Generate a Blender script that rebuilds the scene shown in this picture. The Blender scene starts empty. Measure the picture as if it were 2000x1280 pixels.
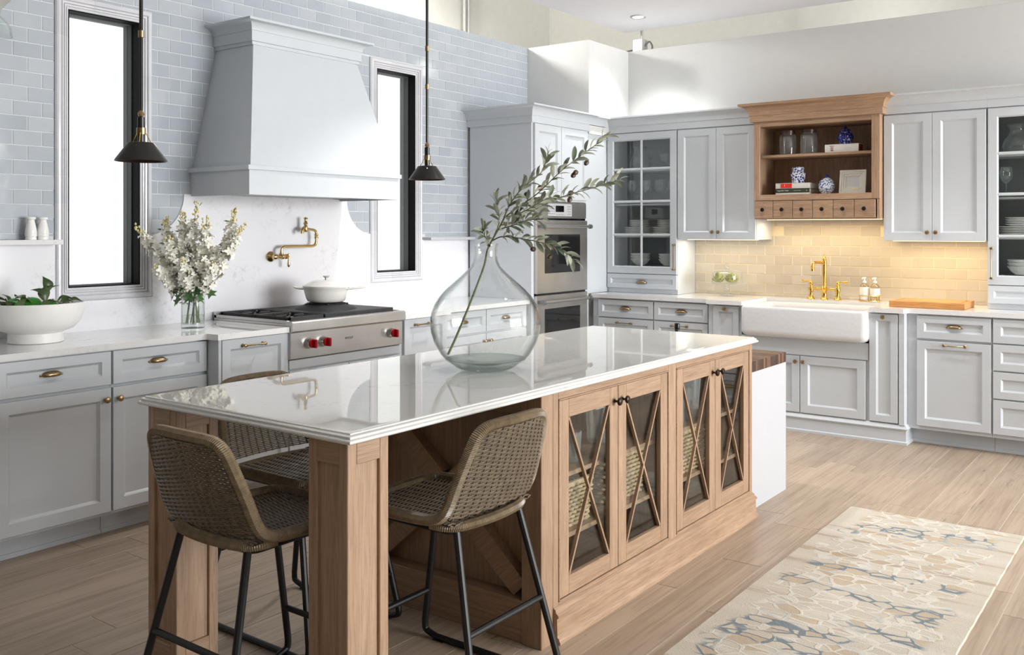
import bpy, bmesh, math, random
from mathutils import Matrix, Vector

PI = math.pi
RND = random.Random(11)
SC = bpy.context.scene
COL = SC.collection

# ------------------------------------------------------------------ camera, world, lights, exposure
ANG = math.radians(36.43)                      # view direction in plan, from +X towards +Y
cd = bpy.data.cameras.new('camera')
cam = bpy.data.objects.new('camera', cd)
COL.objects.link(cam)
cam.location = (0, 0, 1.45)
cam.rotation_euler = (PI / 2, 0, ANG - PI / 2)
cd.sensor_width = 36.0
cd.lens = 1827.5 / 2000 * 36.0
cd.shift_y = (449.0 - 640.0) / 2000.0
cd.clip_start = 0.05
SC.camera = cam

SC.view_settings.view_transform = 'Standard'
SC.view_settings.look = 'None'
SC.view_settings.gamma = 1.0
SC.view_settings.use_curve_mapping = False
SC.view_settings.exposure = 0.28
SC.cycles.transparent_max_bounces = 32
SC.cycles.max_bounces = 10
SC.cycles.diffuse_bounces = 4
SC.cycles.caustics_reflective = False
SC.cycles.caustics_refractive = False
SC.cycles.use_denoising = True
SC.cycles.sample_clamp_indirect = 6.0

wd = bpy.data.worlds.new('showroom_surroundings')
SC.world = wd
wd.use_nodes = True
wd.node_tree.nodes['Background'].inputs[0].default_value = (0.97, 0.985, 1.0, 1)
wd.node_tree.nodes['Background'].inputs[1].default_value = 0.30


def area(name, loc, rot, sx, sy, energy, col=(1, 1, 1)):
    l = bpy.data.lights.new(name, 'AREA')
    l.shape = 'RECTANGLE'
    l.size, l.size_y = sx, sy
    l.energy = energy
    l.color = col
    o = bpy.data.objects.new(name, l)
    o.location = loc
    o.rotation_euler = rot
    COL.objects.link(o)
    return o


def spot(name, loc, energy, col=(1, .985, .96), size=1.75, rad=.05):
    l = bpy.data.lights.new(name, 'SPOT')
    l.energy = energy
    l.color = col
    l.spot_size = size
    l.spot_blend = .6
    l.shadow_soft_size = rad
    o = bpy.data.objects.new(name, l)
    o.location = loc
    COL.objects.link(o)
    return o


# big shop window on the side of the room to the right of the camera
area('shop_window_daylight', (5.2, -7.2, 1.75), (math.radians(90), 0, 0), 4.4, 3.0, 850, (.965, .985, 1.0))
CEIL_Z = 3.2
DOWN = [(6.78, 3.72), (4.6, 3.3), (5.7, 2.3), (5.6, 1.0), (3.4, 1.0), (6.6, .2)]  # the one in front of the sink is added to brighten the hutch
BEAM = [50, 110, 62, 55, 22, 45]
for (_x, _y), _e in zip(DOWN, BEAM):
    spot('downlight_beam', (_x, _y, CEIL_Z - .03), _e)
# warm strips under the wall cabinets
WARM = (1.0, .76, .43)
area('cabinet_strip_glow', (7.08, 3.12, 1.362), (0, 0, 0), .05, .60, 1.5, (1, .82, .56))
area('cabinet_strip_glow', (7.08, 2.30, 1.512), (0, 0, 0), .05, .86, 3.1, WARM)
area('cabinet_strip_glow', (7.08, 1.51, 1.362), (0, 0, 0), .05, .62, 2.6, WARM)
# lamp standing behind the tiled partition, washing the wall of the building
_l = bpy.data.lights.new('plenum_wash_light', 'POINT')
_l.energy = 110
_l.color = (1, .98, .92)
_l.shadow_soft_size = .12
_o = bpy.data.objects.new('plenum_wash_light', _l)
_o.location = (5.3, 5.45, 3.45)
COL.objects.link(_o)
_o = bpy.data.objects.new('plenum_wash_light', _l.copy())  # second lamp, added to brighten the beige band over the right wall
_o.data.energy = 5
_o.location = (8.1, 2.2, 3.3)
COL.objects.link(_o)


# ------------------------------------------------------------------ mesh builder
def fr(o, u, v, n):
    m = Matrix.Identity(4)
    for i, c in enumerate((u, v, n, o)):
        for k in range(3):
            m[k][i] = c[k]
    return m


def HW(x, y, z):          # plane facing -Y: u = +X, v = up, n = -Y
    return fr((x, y, z), (1, 0, 0), (0, 0, 1), (0, -1, 0))


def SW(x, y, z):          # plane facing -X: u = -Y, v = up, n = -X
    return fr((x, y, z), (0, -1, 0), (0, 0, 1), (-1, 0, 0))


def T(x, y, z):
    return Matrix.Translation((x, y, z))


class MB:
    def __init__(s, M=None):
        s.v, s.f, s.mi = [], [], []
        s.M = M

    def V(s, pts):
        b = len(s.v)
        if s.M is None:
            s.v.extend((float(p[0]), float(p[1]), float(p[2])) for p in pts)
        else:
            s.v.extend(tuple(s.M @ Vector(p)) for p in pts)
        return b

    def F(s, f, m=0):
        s.f.append(tuple(f))
        s.mi.append(m)

    def box(s, x0, x1, y0, y1, z0, z1, b=.0015, m=0):
        lo, hi = (min(x0, x1), min(y0, y1), min(z0, z1)), (max(x0, x1), max(y0, y1), max(z0, z1))
        b = min(b, .3 * min(hi[k] - lo[k] for k in range(3)))
        if b <= 0:
            i = s.V([(x, y, z) for x in (lo[0], hi[0]) for y in (lo[1], hi[1]) for z in (lo[2], hi[2])])
            for q in ((0, 1, 3, 2), (4, 6, 7, 5), (0, 4, 5, 1), (2, 3, 7, 6), (0, 2, 6, 4), (1, 5, 7, 3)):
                s.F([i + k for k in q], m)
            return s
        idx, pts = {}, []
        for sx in (0, 1):
            for sy in (0, 1):
                for sz in (0, 1):
                    sg = (sx, sy, sz)
                    for a in range(3):
                        p = []
                        for k in range(3):
                            e = hi[k] if sg[k] else lo[k]
                            if k != a:
                                e += -b if sg[k] else b
                            p.append(e)
                        idx[sg, a] = len(pts)
                        pts.append(p)
        i = s.V(pts)
        for a in range(3):
            o1, o2 = (a + 1) % 3, (a + 2) % 3
            for sv in (0, 1):
                q = []
                for (p, r) in ((0, 0), (1, 0), (1, 1), (0, 1)):
                    sg = [0, 0, 0]
                    sg[a], sg[o1], sg[o2] = sv, p, r
                    q.append(i + idx[tuple(sg), a])
                s.F(q if sv else q[::-1], m)
            for p in (0, 1):
                for r in (0, 1):
                    g0, g1 = [0, 0, 0], [0, 0, 0]
                    g0[a], g0[o1], g0[o2] = 0, p, r
                    g1[a], g1[o1], g1[o2] = 1, p, r
                    q = [idx[tuple(g0), o1], idx[tuple(g1), o1], idx[tuple(g1), o2], idx[tuple(g0), o2]]
                    q = [i + k for k in q]
                    s.F(q if (p == r) else q[::-1], m)
        for sx in (0, 1):
            for sy in (0, 1):
                for sz in (0, 1):
                    g = (sx, sy, sz)
                    q = [i + idx[g, 0], i + idx[g, 1], i + idx[g, 2]]
                    s.F(q if (sx + sy + sz) % 2 else q[::-1], m)
        return s

    def loft(s, loops, closed=True, cap0=True, cap1=True, m=0, ring=False):
        n = len(loops[0])
        bs = [s.V(l) for l in loops]
        pr = list(zip(bs, bs[1:]))
        if ring:
            pr.append((bs[-1], bs[0]))
        for a, b in pr:
            for k in range(n if closed else n - 1):
                k2 = (k + 1) % n
                s.F((a + k, a + k2, b + k2, b + k), m)
        if not ring:
            if cap0:
                s.F([bs[0] + k for k in range(n)][::-1], m)
            if cap1:
                s.F([bs[-1] + k for k in range(n)], m)
        return s

    def lathe(s, prof, c=(0, 0, 0), seg=24, m=0, ax=None, ring=False):
        rows = []
        A = ax or Matrix.Identity(3)
        c = Vector(c)
        for r, z in prof:
            if r < 1e-6:
                rows.append((s.V([c + A @ Vector((0, 0, z))]), 1))
            else:
                rows.append((s.V([c + A @ Vector((r * math.cos(2 * PI * k / seg), r * math.sin(2 * PI * k / seg), z)) for k in range(seg)]), seg))
        pr = list(zip(rows, rows[1:]))
        if ring:
            pr.append((rows[-1], rows[0]))
        for (a, na), (b, nb) in pr:
            if na == 1 and nb == 1:
                continue
            for k in range(seg):
                k2 = (k + 1) % seg
                if na == 1:
                    s.F((a, b + k2, b + k), m)
                elif nb == 1:
                    s.F((a + k, a + k2, b), m)
                else:
                    s.F((a + k, a + k2, b + k2, b + k), m)
        return s

    def tube(s, pts, r, seg=8, closed=False, cap=True, m=0, flat=1.0):
        P = [Vector(p) for p in pts]
        n = len(P)
        rr = r if isinstance(r, (list, tuple)) else [r] * n
        tan = []
        for i in range(n):
            a = P[(i - 1) % n] if (closed or i > 0) else P[i]
            b = P[(i + 1) % n] if (closed or i < n - 1) else P[i]
            d = b - a
            tan.append(d.normalized() if d.length > 1e-9 else Vector((0, 0, 1)))
        up = Vector((0, 0, 1)) if abs(tan[0].z) < .9 else Vector((1, 0, 0))
        nx = tan[0].cross(up).normalized()
        loops = []
        for i in range(n):
            nx = (nx - tan[i] * nx.dot(tan[i]))
            nx = nx.normalized() if nx.length > 1e-6 else tan[i].orthogonal().normalized()
            ny = tan[i].cross(nx)
            loops.append([P[i] + nx * (math.cos(2 * PI * k / seg) * rr[i]) + ny * (math.sin(2 * PI * k / seg) * rr[i] * flat) for k in range(seg)])
        return s.loft(loops, True, cap, cap, m, ring=closed)

    def prism(s, poly, d0, d1, m=0):          # poly in local u,v ; extruded along n
        a = s.V([(p[0], p[1], d0) for p in poly])
        b = s.V([(p[0], p[1], d1) for p in poly])
        n = len(poly)
        s.F([a + k for k in range(n)][::-1], m)
        s.F([b + k for k in range(n)], m)
        for k in range(n):
            k2 = (k + 1) % n
            s.F((a + k, a + k2, b + k2, b + k), m)
        return s

    def sweep_x(s, prof, x0, x1, m=0):        # closed profile of (y,z) swept along X
        return s.loft([[(x0, p[0], p[1]) for p in prof], [(x1, p[0], p[1]) for p in prof]], True, True, True, m)

    def mesh(s, name, smooth=35, recalc=True):
        me = bpy.data.meshes.new(name)
        me.from_pydata(s.v, [], s.f)
        if any(s.mi):
            me.polygons.foreach_set('material_index', s.mi)
        if recalc and len(s.f) < 60000:
            bm = bmesh.new()
            bm.from_mesh(me)
            bmesh.ops.recalc_face_normals(bm, faces=bm.faces)
            bm.to_mesh(me)
            bm.free()
        if smooth:
            me.polygons.foreach_set('use_smooth', [True] * len(me.polygons))
            me.set_sharp_from_angle(angle=math.radians(smooth))
        me.update()
        return me


def catmull(pts, n=8, closed=False):
    P = [Vector(p) for p in pts]
    out = []
    L = len(P)
    for i in range(L if closed else L - 1):
        if closed:
            a, b, c, d = P[(i - 1) % L], P[i], P[(i + 1) % L], P[(i + 2) % L]
        else:
            a, b, c, d = P[max(i - 1, 0)], P[i], P[i + 1], P[min(i + 2, L - 1)]
        for k in range(n):
            t = k / n
            out.append(.5 * ((2 * b) + (c - a) * t + (2 * a - 5 * b + 4 * c - d) * t * t + (3 * b - a - 3 * c + d) * t ** 3))
    if not closed:
        out.append(P[-1])
    return out


def resample(pts, step, closed=False):
    P = [Vector(p) for p in pts]
    if closed:
        P.append(P[0])
    acc = [0.0]
    for a, b in zip(P, P[1:]):
        acc.append(acc[-1] + (b - a).length)
    n = max(2, int(round(acc[-1] / step)))
    out, j = [], 0
    for k in range(n if closed else n + 1):
        t = acc[-1] * k / n
        while j < len(acc) - 2 and acc[j + 1] < t:
            j += 1
        d = acc[j + 1] - acc[j]
        out.append(P[j].lerp(P[j + 1], (t - acc[j]) / d if d > 1e-9 else 0))
    return out


# ------------------------------------------------------------------ objects
WM = {}


def obj(name, me, mats=None, parent=None, M=None, kind=None, recentre=True):
    """link a mesh as one object; top-level meshes get their origin at their base"""
    if isinstance(me, MB):
        me = me.mesh(name)
    M = M or Matrix.Identity(4)
    if recentre and me.users == 0 and len(me.vertices):
        xs = [v.co for v in me.vertices]
        c = Vector(((min(v.x for v in xs) + max(v.x for v in xs)) / 2, (min(v.y for v in xs) + max(v.y for v in xs)) / 2, min(v.z for v in xs)))
        me.transform(Matrix.Translation(-c))
        M = M @ Matrix.Translation(c)
    if mats is not None and not me.materials:
        for mt in (mats if isinstance(mats, (list, tuple)) else [mats]):
            me.materials.append(mt)
    o = bpy.data.objects.new(name, me)
    COL.objects.link(o)
    if parent is not None:
        o.parent = parent
        o.matrix_parent_inverse = WM[parent].inverted()
    o.matrix_basis = M
    WM[o] = M.copy()
    if kind:
        o['kind'] = kind
    return o


def thing(name, label, cat, loc=(0, 0, 0), rz=0, group=None, kind=None):
    o = bpy.data.objects.new(name, None)
    o.empty_display_size = .05
    COL.objects.link(o)
    M = Matrix.Translation(loc) @ Matrix.Rotation(rz, 4, 'Z')
    o.matrix_basis = M
    WM[o] = M.copy()
    if label:
        o['label'] = label
    if cat:
        o['category'] = cat
    if group:
        o['group'] = group
    if kind:
        o['kind'] = kind
    return o


def tag(o, label, cat, group=None):
    o['label'] = label
    o['category'] = cat
    if group:
        o['group'] = group
    return o


def dup(root, loc, rz=0, label=None, group=None, scale=1.0):
    r = root.copy()
    COL.objects.link(r)
    if label:
        r['label'] = label
    if group:
        r['group'] = group
    M = Matrix.Translation(loc) @ Matrix.Rotation(rz, 4, 'Z') @ Matrix.Scale(scale, 4)
    r.matrix_basis = M
    WM[r] = M.copy()
    for ch in list(root.children):
        c = ch.copy()
        COL.objects.link(c)
        c.parent = r
        for g in list(ch.children):
            d = g.copy()
            COL.objects.link(d)
            d.parent = c
    return r


def text_mesh(name, txt, size, extrude, mat, align='CENTER', space=1.0, valign='TOP_BASELINE'):
    c = bpy.data.curves.new(name, 'FONT')
    c.body = txt
    c.size = size
    c.extrude = extrude
    c.align_x = align
    c.align_y = valign
    c.space_character = space
    c.resolution_u = 3
    tmp = bpy.data.objects.new(name, c)
    COL.objects.link(tmp)
    dg = bpy.context.evaluated_depsgraph_get()
    me = bpy.data.meshes.new_from_object(tmp.evaluated_get(dg))
    me.name = name
    bpy.data.objects.remove(tmp)
    me.materials.clear()
    me.materials.append(mat)
    return me


# ------------------------------------------------------------------ materials
def S(r, g, b):
    return tuple(((c / 255) / 12.92 if c / 255 <= .04045 else ((c / 255 + .055) / 1.055) ** 2.4) for c in (r, g, b)) + (1,)


class NT:
    def __init__(s, name):
        s.mat = bpy.data.materials.new(name)
        s.mat.use_nodes = True
        s.t = s.mat.node_tree
        s.b = s.t.nodes['Principled BSDF']
        s.out = s.t.nodes['Material Output']

    def n(s, typ, **kw):
        nd = s.t.nodes.new(typ)
        for k, v in kw.items():
            setattr(nd, k, v)
        return nd

    def l(s, a, b):
        s.t.links.new(a, b)

    def set(s, **kw):
        for k, v in kw.items():
            s.b.inputs[k.replace('_', ' ')].default_value = v
        return s

    def pos(s, scale=(1, 1, 1), rnd=0.0, rot=(0, 0, 0)):
        g = s.n('ShaderNodeNewGeometry')
        v = g.outputs['Position']
        if rnd:
            oi = s.n('ShaderNodeObjectInfo')
            k = s.n('ShaderNodeMath', operation='MULTIPLY')
            k.inputs[1].default_value = rnd
            s.l(oi.outputs['Random'], k.inputs[0])
            a = s.n('ShaderNodeVectorMath', operation='ADD')
            s.l(v, a.inputs[0])
            s.l(k.outputs[0], a.inputs[1])
            v = a.outputs[0]
        mp = s.n('ShaderNodeMapping')
        mp.inputs['Scale'].default_value = scale
        mp.inputs['Rotation'].default_value = rot
        s.l(v, mp.inputs['Vector'])
        return mp.outputs[0]

    def noise(s, vec, scale=5, detail=4, rough=.5, dist=0):
        nd = s.n('ShaderNodeTexNoise')
        nd.inputs['Scale'].default_value = scale
        nd.inputs['Detail'].default_value = detail
        nd.inputs['Roughness'].default_value = rough
        nd.inputs['Distortion'].default_value = dist
        s.l(vec, nd.inputs['Vector'])
        return nd.outputs['Fac']

    def ramp(s, fac, stops):
        nd = s.n('ShaderNodeValToRGB')
        e = nd.color_ramp.elements
        while len(e) < len(stops):
            e.new(.5)
        for el, (p, c) in zip(e, stops):
            el.position = p
            el.color = c if len(c) == 4 else tuple(c) + (1,)
        s.l(fac, nd.inputs[0])
        return nd.outputs[0]

    def mix(s, fac, a, b, mode='MIX'):
        nd = s.n('ShaderNodeMix', data_type='RGBA', blend_type=mode)
        for sock, v in ((nd.inputs[0], fac), (nd.inputs[6], a), (nd.inputs[7], b)):
            if isinstance(v, (int, float)):
                sock.default_value = v
            elif isinstance(v, tuple):
                sock.default_value = v
            else:
                s.l(v, sock)
        return nd.outputs[2]

    def math(s, op, a, b=0.0):
        nd = s.n('ShaderNodeMath', operation=op)
        for sock, v in ((nd.inputs[0], a), (nd.inputs[1], b)):
            if isinstance(v, (int, float)):
                sock.default_value = v
            else:
                s.l(v, sock)
        return nd.outputs[0]

    def bump(s, h, strength=.2, dist=.002):
        nd = s.n('ShaderNodeBump')
        nd.inputs['Strength'].default_value = strength
        nd.inputs['Distance'].default_value = dist
        s.l(h, nd.inputs['Height'])
        s.l(nd.outputs[0], s.b.inputs['Normal'])

    def col(s, c):
        if isinstance(c, tuple):
            s.b.inputs['Base Color'].default_value = c
        else:
            s.l(c, s.b.inputs['Base Color'])
        return s


def plain(name, c, rough=.5, metal=0.0, var=.04, scale=14, bump=0.0, **kw):
    """a painted / plain surface with a faint procedural mottling"""
    m = NT(name)
    f = m.noise(m.pos(), scale, 3)
    c2 = tuple(min(1, x * (1 + var)) for x in c[:3]) + (1,)
    c1 = tuple(x * (1 - var) for x in c[:3]) + (1,)
    m.col(m.ramp(f, [(.3, c1), (.7, c2)]))
    m.set(Roughness=rough, Metallic=metal)
    for k, v in kw.items():
        m.b.inputs[k.replace('_', ' ')].default_value = v
    if bump:
        m.bump(m.noise(m.pos(), 180, 2), bump, .001)
    return m.mat


def wood(name, axis, light, mid, dark, fine=55, rough=.45, tint=.08, stretch=.045, rnd=9.0, turn=0.0, knots=0.0):
    m = NT(name)
    sc = [1.0, 1.0, 1.0]
    sc[axis] = stretch
    if turn:
        q = m.pos((1, 1, 1), rnd, (turn, 0, 0))
        mp = m.n('ShaderNodeMapping')
        mp.inputs['Scale'].default_value = tuple(sc)
        m.l(q, mp.inputs['Vector'])
        p = mp.outputs[0]
    else:
        p = m.pos(tuple(sc), rnd)
    f1 = m.noise(p, fine, 6, .62, .25)
    f2 = m.noise(p, fine * 4.2, 2, .6)
    f3 = m.noise(m.pos((1, 1, 1), rnd), 3.2, 2)
    c = m.ramp(f1, [(.20, dark), (.46, mid), (.72, light)])
    c = m.mix(m.math('MULTIPLY', m.ramp(f2, [(.38, (1, 1, 1, 1)), (.52, (0, 0, 0, 1))]), .55), c, dark)
    if knots:      # short dark mineral streaks and checks
        ks = [9.0, 9.0, 9.0]
        ks[axis] = 1.6
        kn = m.noise(m.pos(tuple(ks), rnd), 1.0, 5, .7, 1.2)
        c = m.mix(m.math('MULTIPLY', m.ramp(kn, [(.63, (0, 0, 0, 1)), (.70, (1, 1, 1, 1))]), knots), c, S(96, 78, 62))
    oi = m.n('ShaderNodeObjectInfo')
    t = m.ramp(oi.outputs['Random'], [(0, (1 - tint,) * 3 + (1,)), (1, (1 + tint * .6,) * 3 + (1,))])
    c = m.mix(1.0, c, t, 'MULTIPLY')
    c = m.mix(.16, c, m.ramp(f3, [(.3, dark), (.7, light)]))
    m.col(c).set(Roughness=rough)
    m.bump(f2, .2, .0008)
    return m.mat


def thin_glass(name, tint=(.97, .985, .98, 1), edge=(.80, .84, .84, 1), refl=1.5, painted_sheen=0.0):
    """clear glass wall: transparent with a fresnel mirror coat and a darker, greyer edge"""
    m = NT(name)
    t = m.t
    t.nodes.remove(m.b)
    lw = m.n('ShaderNodeLayerWeight')
    lw.inputs['Blend'].default_value = .5
    tr = m.n('ShaderNodeBsdfTransparent')
    fc = lw.outputs['Facing']
    m.l(m.ramp(fc, [(.55, tint), (.97, edge)]), tr.inputs[0])
    gl = m.n('ShaderNodeBsdfGlossy')
    gl.inputs['Roughness'].default_value = .02
    mx = m.n('ShaderNodeMixShader')
    sch = m.math('ADD', .035 * refl, m.math('MULTIPLY', m.math('POWER', fc, 4.5), .6 * refl))
    m.l(sch, mx.inputs[0])
    m.l(tr.outputs[0], mx.inputs[1])
    m.l(gl.outputs[0], mx.inputs[2])
    if painted_sheen:      # pale diffuse painted in for highlights so glass shows, most at the rim
        df = m.n('ShaderNodeBsdfDiffuse')
        df.inputs[0].default_value = (.95, .96, .97, 1)
        m2 = m.n('ShaderNodeMixShader')
        m.l(m.math('ADD', painted_sheen, m.math('MULTIPLY', m.math('POWER', fc, 4.0), painted_sheen * 6)), m2.inputs[0])
        m.l(mx.outputs[0], m2.inputs[1])
        m.l(df.outputs[0], m2.inputs[2])
        mx = m2
    m.l(mx.outputs[0], m.out.inputs[0])
    return m.mat


def glow(name, c, strength):
    m = NT(name)
    m.t.nodes.remove(m.b)
    e = m.n('ShaderNodeEmission')
    e.inputs[0].default_value = c
    e.inputs[1].default_value = strength
    m.l(e.outputs[0], m.out.inputs[0])
    return m.mat


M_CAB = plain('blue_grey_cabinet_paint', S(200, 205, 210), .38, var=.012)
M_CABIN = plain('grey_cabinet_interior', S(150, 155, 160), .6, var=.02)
M_WHITEP = plain('white_paint', S(184, 185, 189), .55, var=.01)
M_PARTW = plain('white_partition_paint', S(211, 211, 209), .7, var=.015)
M_BEIGE = plain('beige_wall_paint', S(226, 225, 218), .8, var=.02)
M_DIM = plain('dark_blocker_wall', S(104, 99, 92), .8, var=.03)  # dark so the added walls bounce little light
M_CEIL = plain('white_ceiling_paint', S(238, 238, 242), .8, var=.01)
M_GROUT = plain('pale_grout', S(212, 213, 216), .85, var=.03, bump=.3)
M_GROUTW = plain('cream_grout', S(235, 222, 196), .85, var=.03, bump=.3)
M_BLACK = plain('matt_black_metal', S(26, 25, 26), .42, .3, var=.1)
M_BLACKF = plain('black_window_frame', S(3, 3, 4), .7, var=.1)
M_BLACKF.node_tree.nodes['Principled BSDF'].inputs['Specular IOR Level'].default_value = .15
M_WINGREY = plain('dark_grey_window_frame', S(72, 74, 76), .7, var=.04)
M_ALU = plain('grey_aluminium', S(128, 130, 134), .4, .6, var=.03)
M_SHADEB = plain('black_lacquer', S(24, 24, 24), .32, var=.1)
M_IRON = plain('cast_iron', S(38, 38, 41), .55, .1, var=.12, bump=.25)
M_BRASS = plain('aged_brass', S(162, 140, 106), .28, 1.0, var=.10, scale=60)
M_GOLD = plain('polished_brass', S(230, 186, 96), .14, 1.0, var=.03)
M_POTF = plain('satin_brass', S(202, 176, 126), .20, 1.0, var=.04)
M_BRONZE = plain('dark_bronze', S(52, 40, 33), .28, .8, var=.1)
M_CHROME = plain('bright_steel', S(205, 205, 206), .16, 1.0, var=.02)
M_CERAM = plain('white_glazed_ceramic', S(245, 244, 242), .12, var=.01)
M_CREAM = plain('cream_stoneware', S(243, 242, 238), .42, var=.02)
def _fire():
    m = NT('hammered_fireclay')
    m.col(S(216, 216, 217)).set(Roughness=.16)
    v = m.n('ShaderNodeTexVoronoi')
    v.inputs['Scale'].default_value = 28
    m.l(m.pos(), v.inputs['Vector'])
    m.bump(v.outputs['Distance'], .22, .004)
    return m.mat


M_FIRE = _fire()
M_ENAMEL = plain('white_enamel', S(238, 236, 230), .12, var=.01)
M_RED = plain('red_knob_plastic', S(160, 8, 24), .22, var=.05)
M_DARKGLASS = plain('dark_oven_glass', S(30, 30, 32), .06, var=.1)
M_SCREEN = plain('black_display', S(12, 12, 14), .1, var=.1)
M_KEYPAD = plain('silver_keypad', S(196, 197, 200), .35, .2, var=.02)
M_INK = plain('dark_ink', S(40, 40, 42), .5, var=.05)
M_PAPER = plain('book_pages', S(226, 220, 206), .8, var=.05, scale=90)
M_WHITEB = plain('white_book_cover', S(236, 233, 228), .45, var=.02)
M_GREENB = plain('dark_green_book_cover', S(58, 66, 50), .45, var=.05)
M_REDB = plain('red_label', S(226, 50, 34), .45, var=.05)
M_MAROON = plain('maroon_ink', S(128, 34, 34), .5, var=.05)
M_LID = plain('dark_walnut_lid', S(70, 42, 34), .35, var=.15)
M_SOAP = plain('amber_soap_liquid', S(206, 186, 148), .1, var=.02)
M_LABEL = plain('white_paper_label', S(240, 236, 226), .6, var=.02)
M_STEM = plain('green_stem', S(104, 112, 70), .6, var=.15)
M_TWIG = plain('olive_twig', S(92, 82, 58), .7, var=.2)
M_LIME = plain('lime_skin', S(60, 150, 40), .35, var=.25, scale=20)
M_ARTI = plain('artichoke_bract', S(170, 170, 98), .55, var=.35, scale=40)
M_OLIVE = plain('brown_olive', S(74, 54, 40), .4, var=.25, scale=60)
M_BLOSSOM = plain('white_petal', S(246, 244, 232), .6, var=.04, scale=30)
M_BUD = plain('cream_bud', S(226, 216, 160), .6, var=.12, scale=40)
M_RATTAN = plain('brown_rattan_strand', S(126, 110, 87), .36, var=.22, scale=45)
M_RATTAN2 = plain('grey_brown_rattan_strand', S(110, 98, 81), .36, var=.22, scale=45)
M_BASKET = plain('seagrass', S(204, 182, 146), .7, var=.22, scale=40)
M_RUBBER = plain('black_rubber', S(16, 16, 16), .7, var=.1)
M_CONDUIT = plain('galvanised_conduit', S(190, 190, 186), .45, .3, var=.04)
M_SILVER = plain('silver_frame_wood', S(206, 202, 190), .4, var=.05, scale=50)
M_PHOTO = plain('pale_photo_insert', S(196, 196, 196), .2, var=.03)

_l, _m, _d = S(181, 152, 126), S(165, 135, 109), S(130, 104, 81)
M_OAKX = wood('oak_grain_along_x', 0, _l, _m, _d)
M_OAKY = wood('oak_grain_along_y', 1, _l, _m, _d)
M_OAKZ = wood('oak_grain_upright', 2, _l, _m, _d)
M_OAKD = wood('oak_grain_rising', 1, _l, _m, _d, turn=-.69)
M_OAKE = wood('oak_grain_falling', 1, _l, _m, _d, turn=.69)
_l, _m, _d = S(188, 156, 128), S(168, 136, 109), S(128, 100, 78)
M_HUTX = wood('hutch_oak_upright', 2, _l, _m, _d)
M_HUTY = wood('hutch_oak_along_y', 1, _l, _m, _d)
_l, _m, _d = S(184, 166, 147), S(171, 152, 133), S(142, 124, 107)
M_PLANK = wood('greige_oak_floorboard', 0, _l, _m, _d, fine=15, rough=.42, tint=.10, stretch=.04, rnd=23, knots=.75)
M_FLOORB = plain('lit_floor_joint', S(224, 213, 197), .7, var=.05)  # pale colour paints the light caught by the board bevels
M_BOARD = wood('teak_board', 1, S(214, 160, 96), S(196, 136, 76), S(150, 92, 48), fine=40)
M_WALNUT = wood('walnut_stave', 2, S(92, 64, 48), S(70, 47, 35), S(44, 28, 20), fine=50, tint=.35)
M_WALNUTL = wood('pale_walnut_stave', 2, S(150, 110, 78), S(120, 86, 60), S(80, 54, 38), fine=50, tint=.35)

M_GLASS = thin_glass('clear_glass', painted_sheen=.03)
M_GLASSI = thin_glass('island_glass_painted_sheen', refl=2.0, painted_sheen=.06)  # stronger painted sheen so the island glasses show against the dark inside
M_PANE = thin_glass('cabinet_pane_glass', (.95, .965, .96, 1), (.8, .85, .84, 1))
M_DEMI = thin_glass('demijohn_glass', (.985, .99, .988, 1), (.50, .54, .53, 1), 1.5)
M_DEMIB = thin_glass('thick_green_grey_glass', (.86, .89, .875, 1), (.42, .48, .46, 1), 1.5)
M_SMOKE = thin_glass('soap_bottle_glass', (.97, .945, .89, 1), (.80, .73, .60, 1))
M_WATER = thin_glass('water', (.93, .96, .92, 1), (.6, .66, .56, 1))
M_WINGLOW = glow('bright_window_light', (1, 1, 1, 1), 1.35)
M_LAMP = glow('lamp_disc', (1, .97, .92, 1), 9)
M_LAMPD = glow('dim_hood_lamp', (1, .95, .88, 1), 1.6)
M_LED = glow('led_strip', (1, .84, .50, 1), 1.6)


def _quartz(name, base, vein, amt, rough):
    m = NT(name)
    p = m.pos()
    a = m.noise(p, 3.4, 6, .6, .5)
    b = m.noise(p, 30, 6, .75, .4)
    k = m.math('MULTIPLY', m.ramp(a, [(.50, (0, 0, 0, 1)), (.68, (1, 1, 1, 1))]), m.ramp(b, [(.50, (0, 0, 0, 1)), (.66, (1, 1, 1, 1))]))
    m.col(m.mix(m.math('MULTIPLY', k, amt), base, vein)).set(Roughness=rough)
    return m.mat


M_QUARTZ = _quartz('white_veined_quartz', S(232, 232, 232), S(168, 168, 168), .62, .035)
M_QUARTZI = _quartz('island_quartz', S(216, 216, 212), S(160, 160, 158), .55, .02)
M_QUARTZW = _quartz('white_veined_quartz_upright', S(232, 232, 236), S(170, 170, 172), .6, .12)


def _tile(name, c1, c2, c3, rough=.10):
    m = NT(name)
    oi = m.n('ShaderNodeObjectInfo')
    f = m.noise(m.pos((1, 1, 1), 5), 7, 3)
    c = m.ramp(oi.outputs['Random'], [(0, c1), (.5, c2), (1, c3)])
    c = m.mix(.35, c, m.ramp(f, [(.3, c1), (.7, c3)]))
    m.col(c).set(Roughness=rough)
    m.b.inputs['Specular IOR Level'].default_value = .4
    m.bump(m.noise(m.pos((1, 1, 1), 5), 9, 2), .22, .004)
    return m.mat


M_TILEL = _tile('blue_grey_glazed_tile', S(164, 171, 179), S(173, 180, 187), S(183, 188, 194))
M_TILER = _tile('greige_glazed_tile', S(192, 184, 173), S(200, 192, 181), S(208, 201, 191))
M_TRIMT = _tile('grey_glazed_trim_tile', S(202, 202, 207), S(208, 208, 212), S(214, 214, 218), .12)


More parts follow.
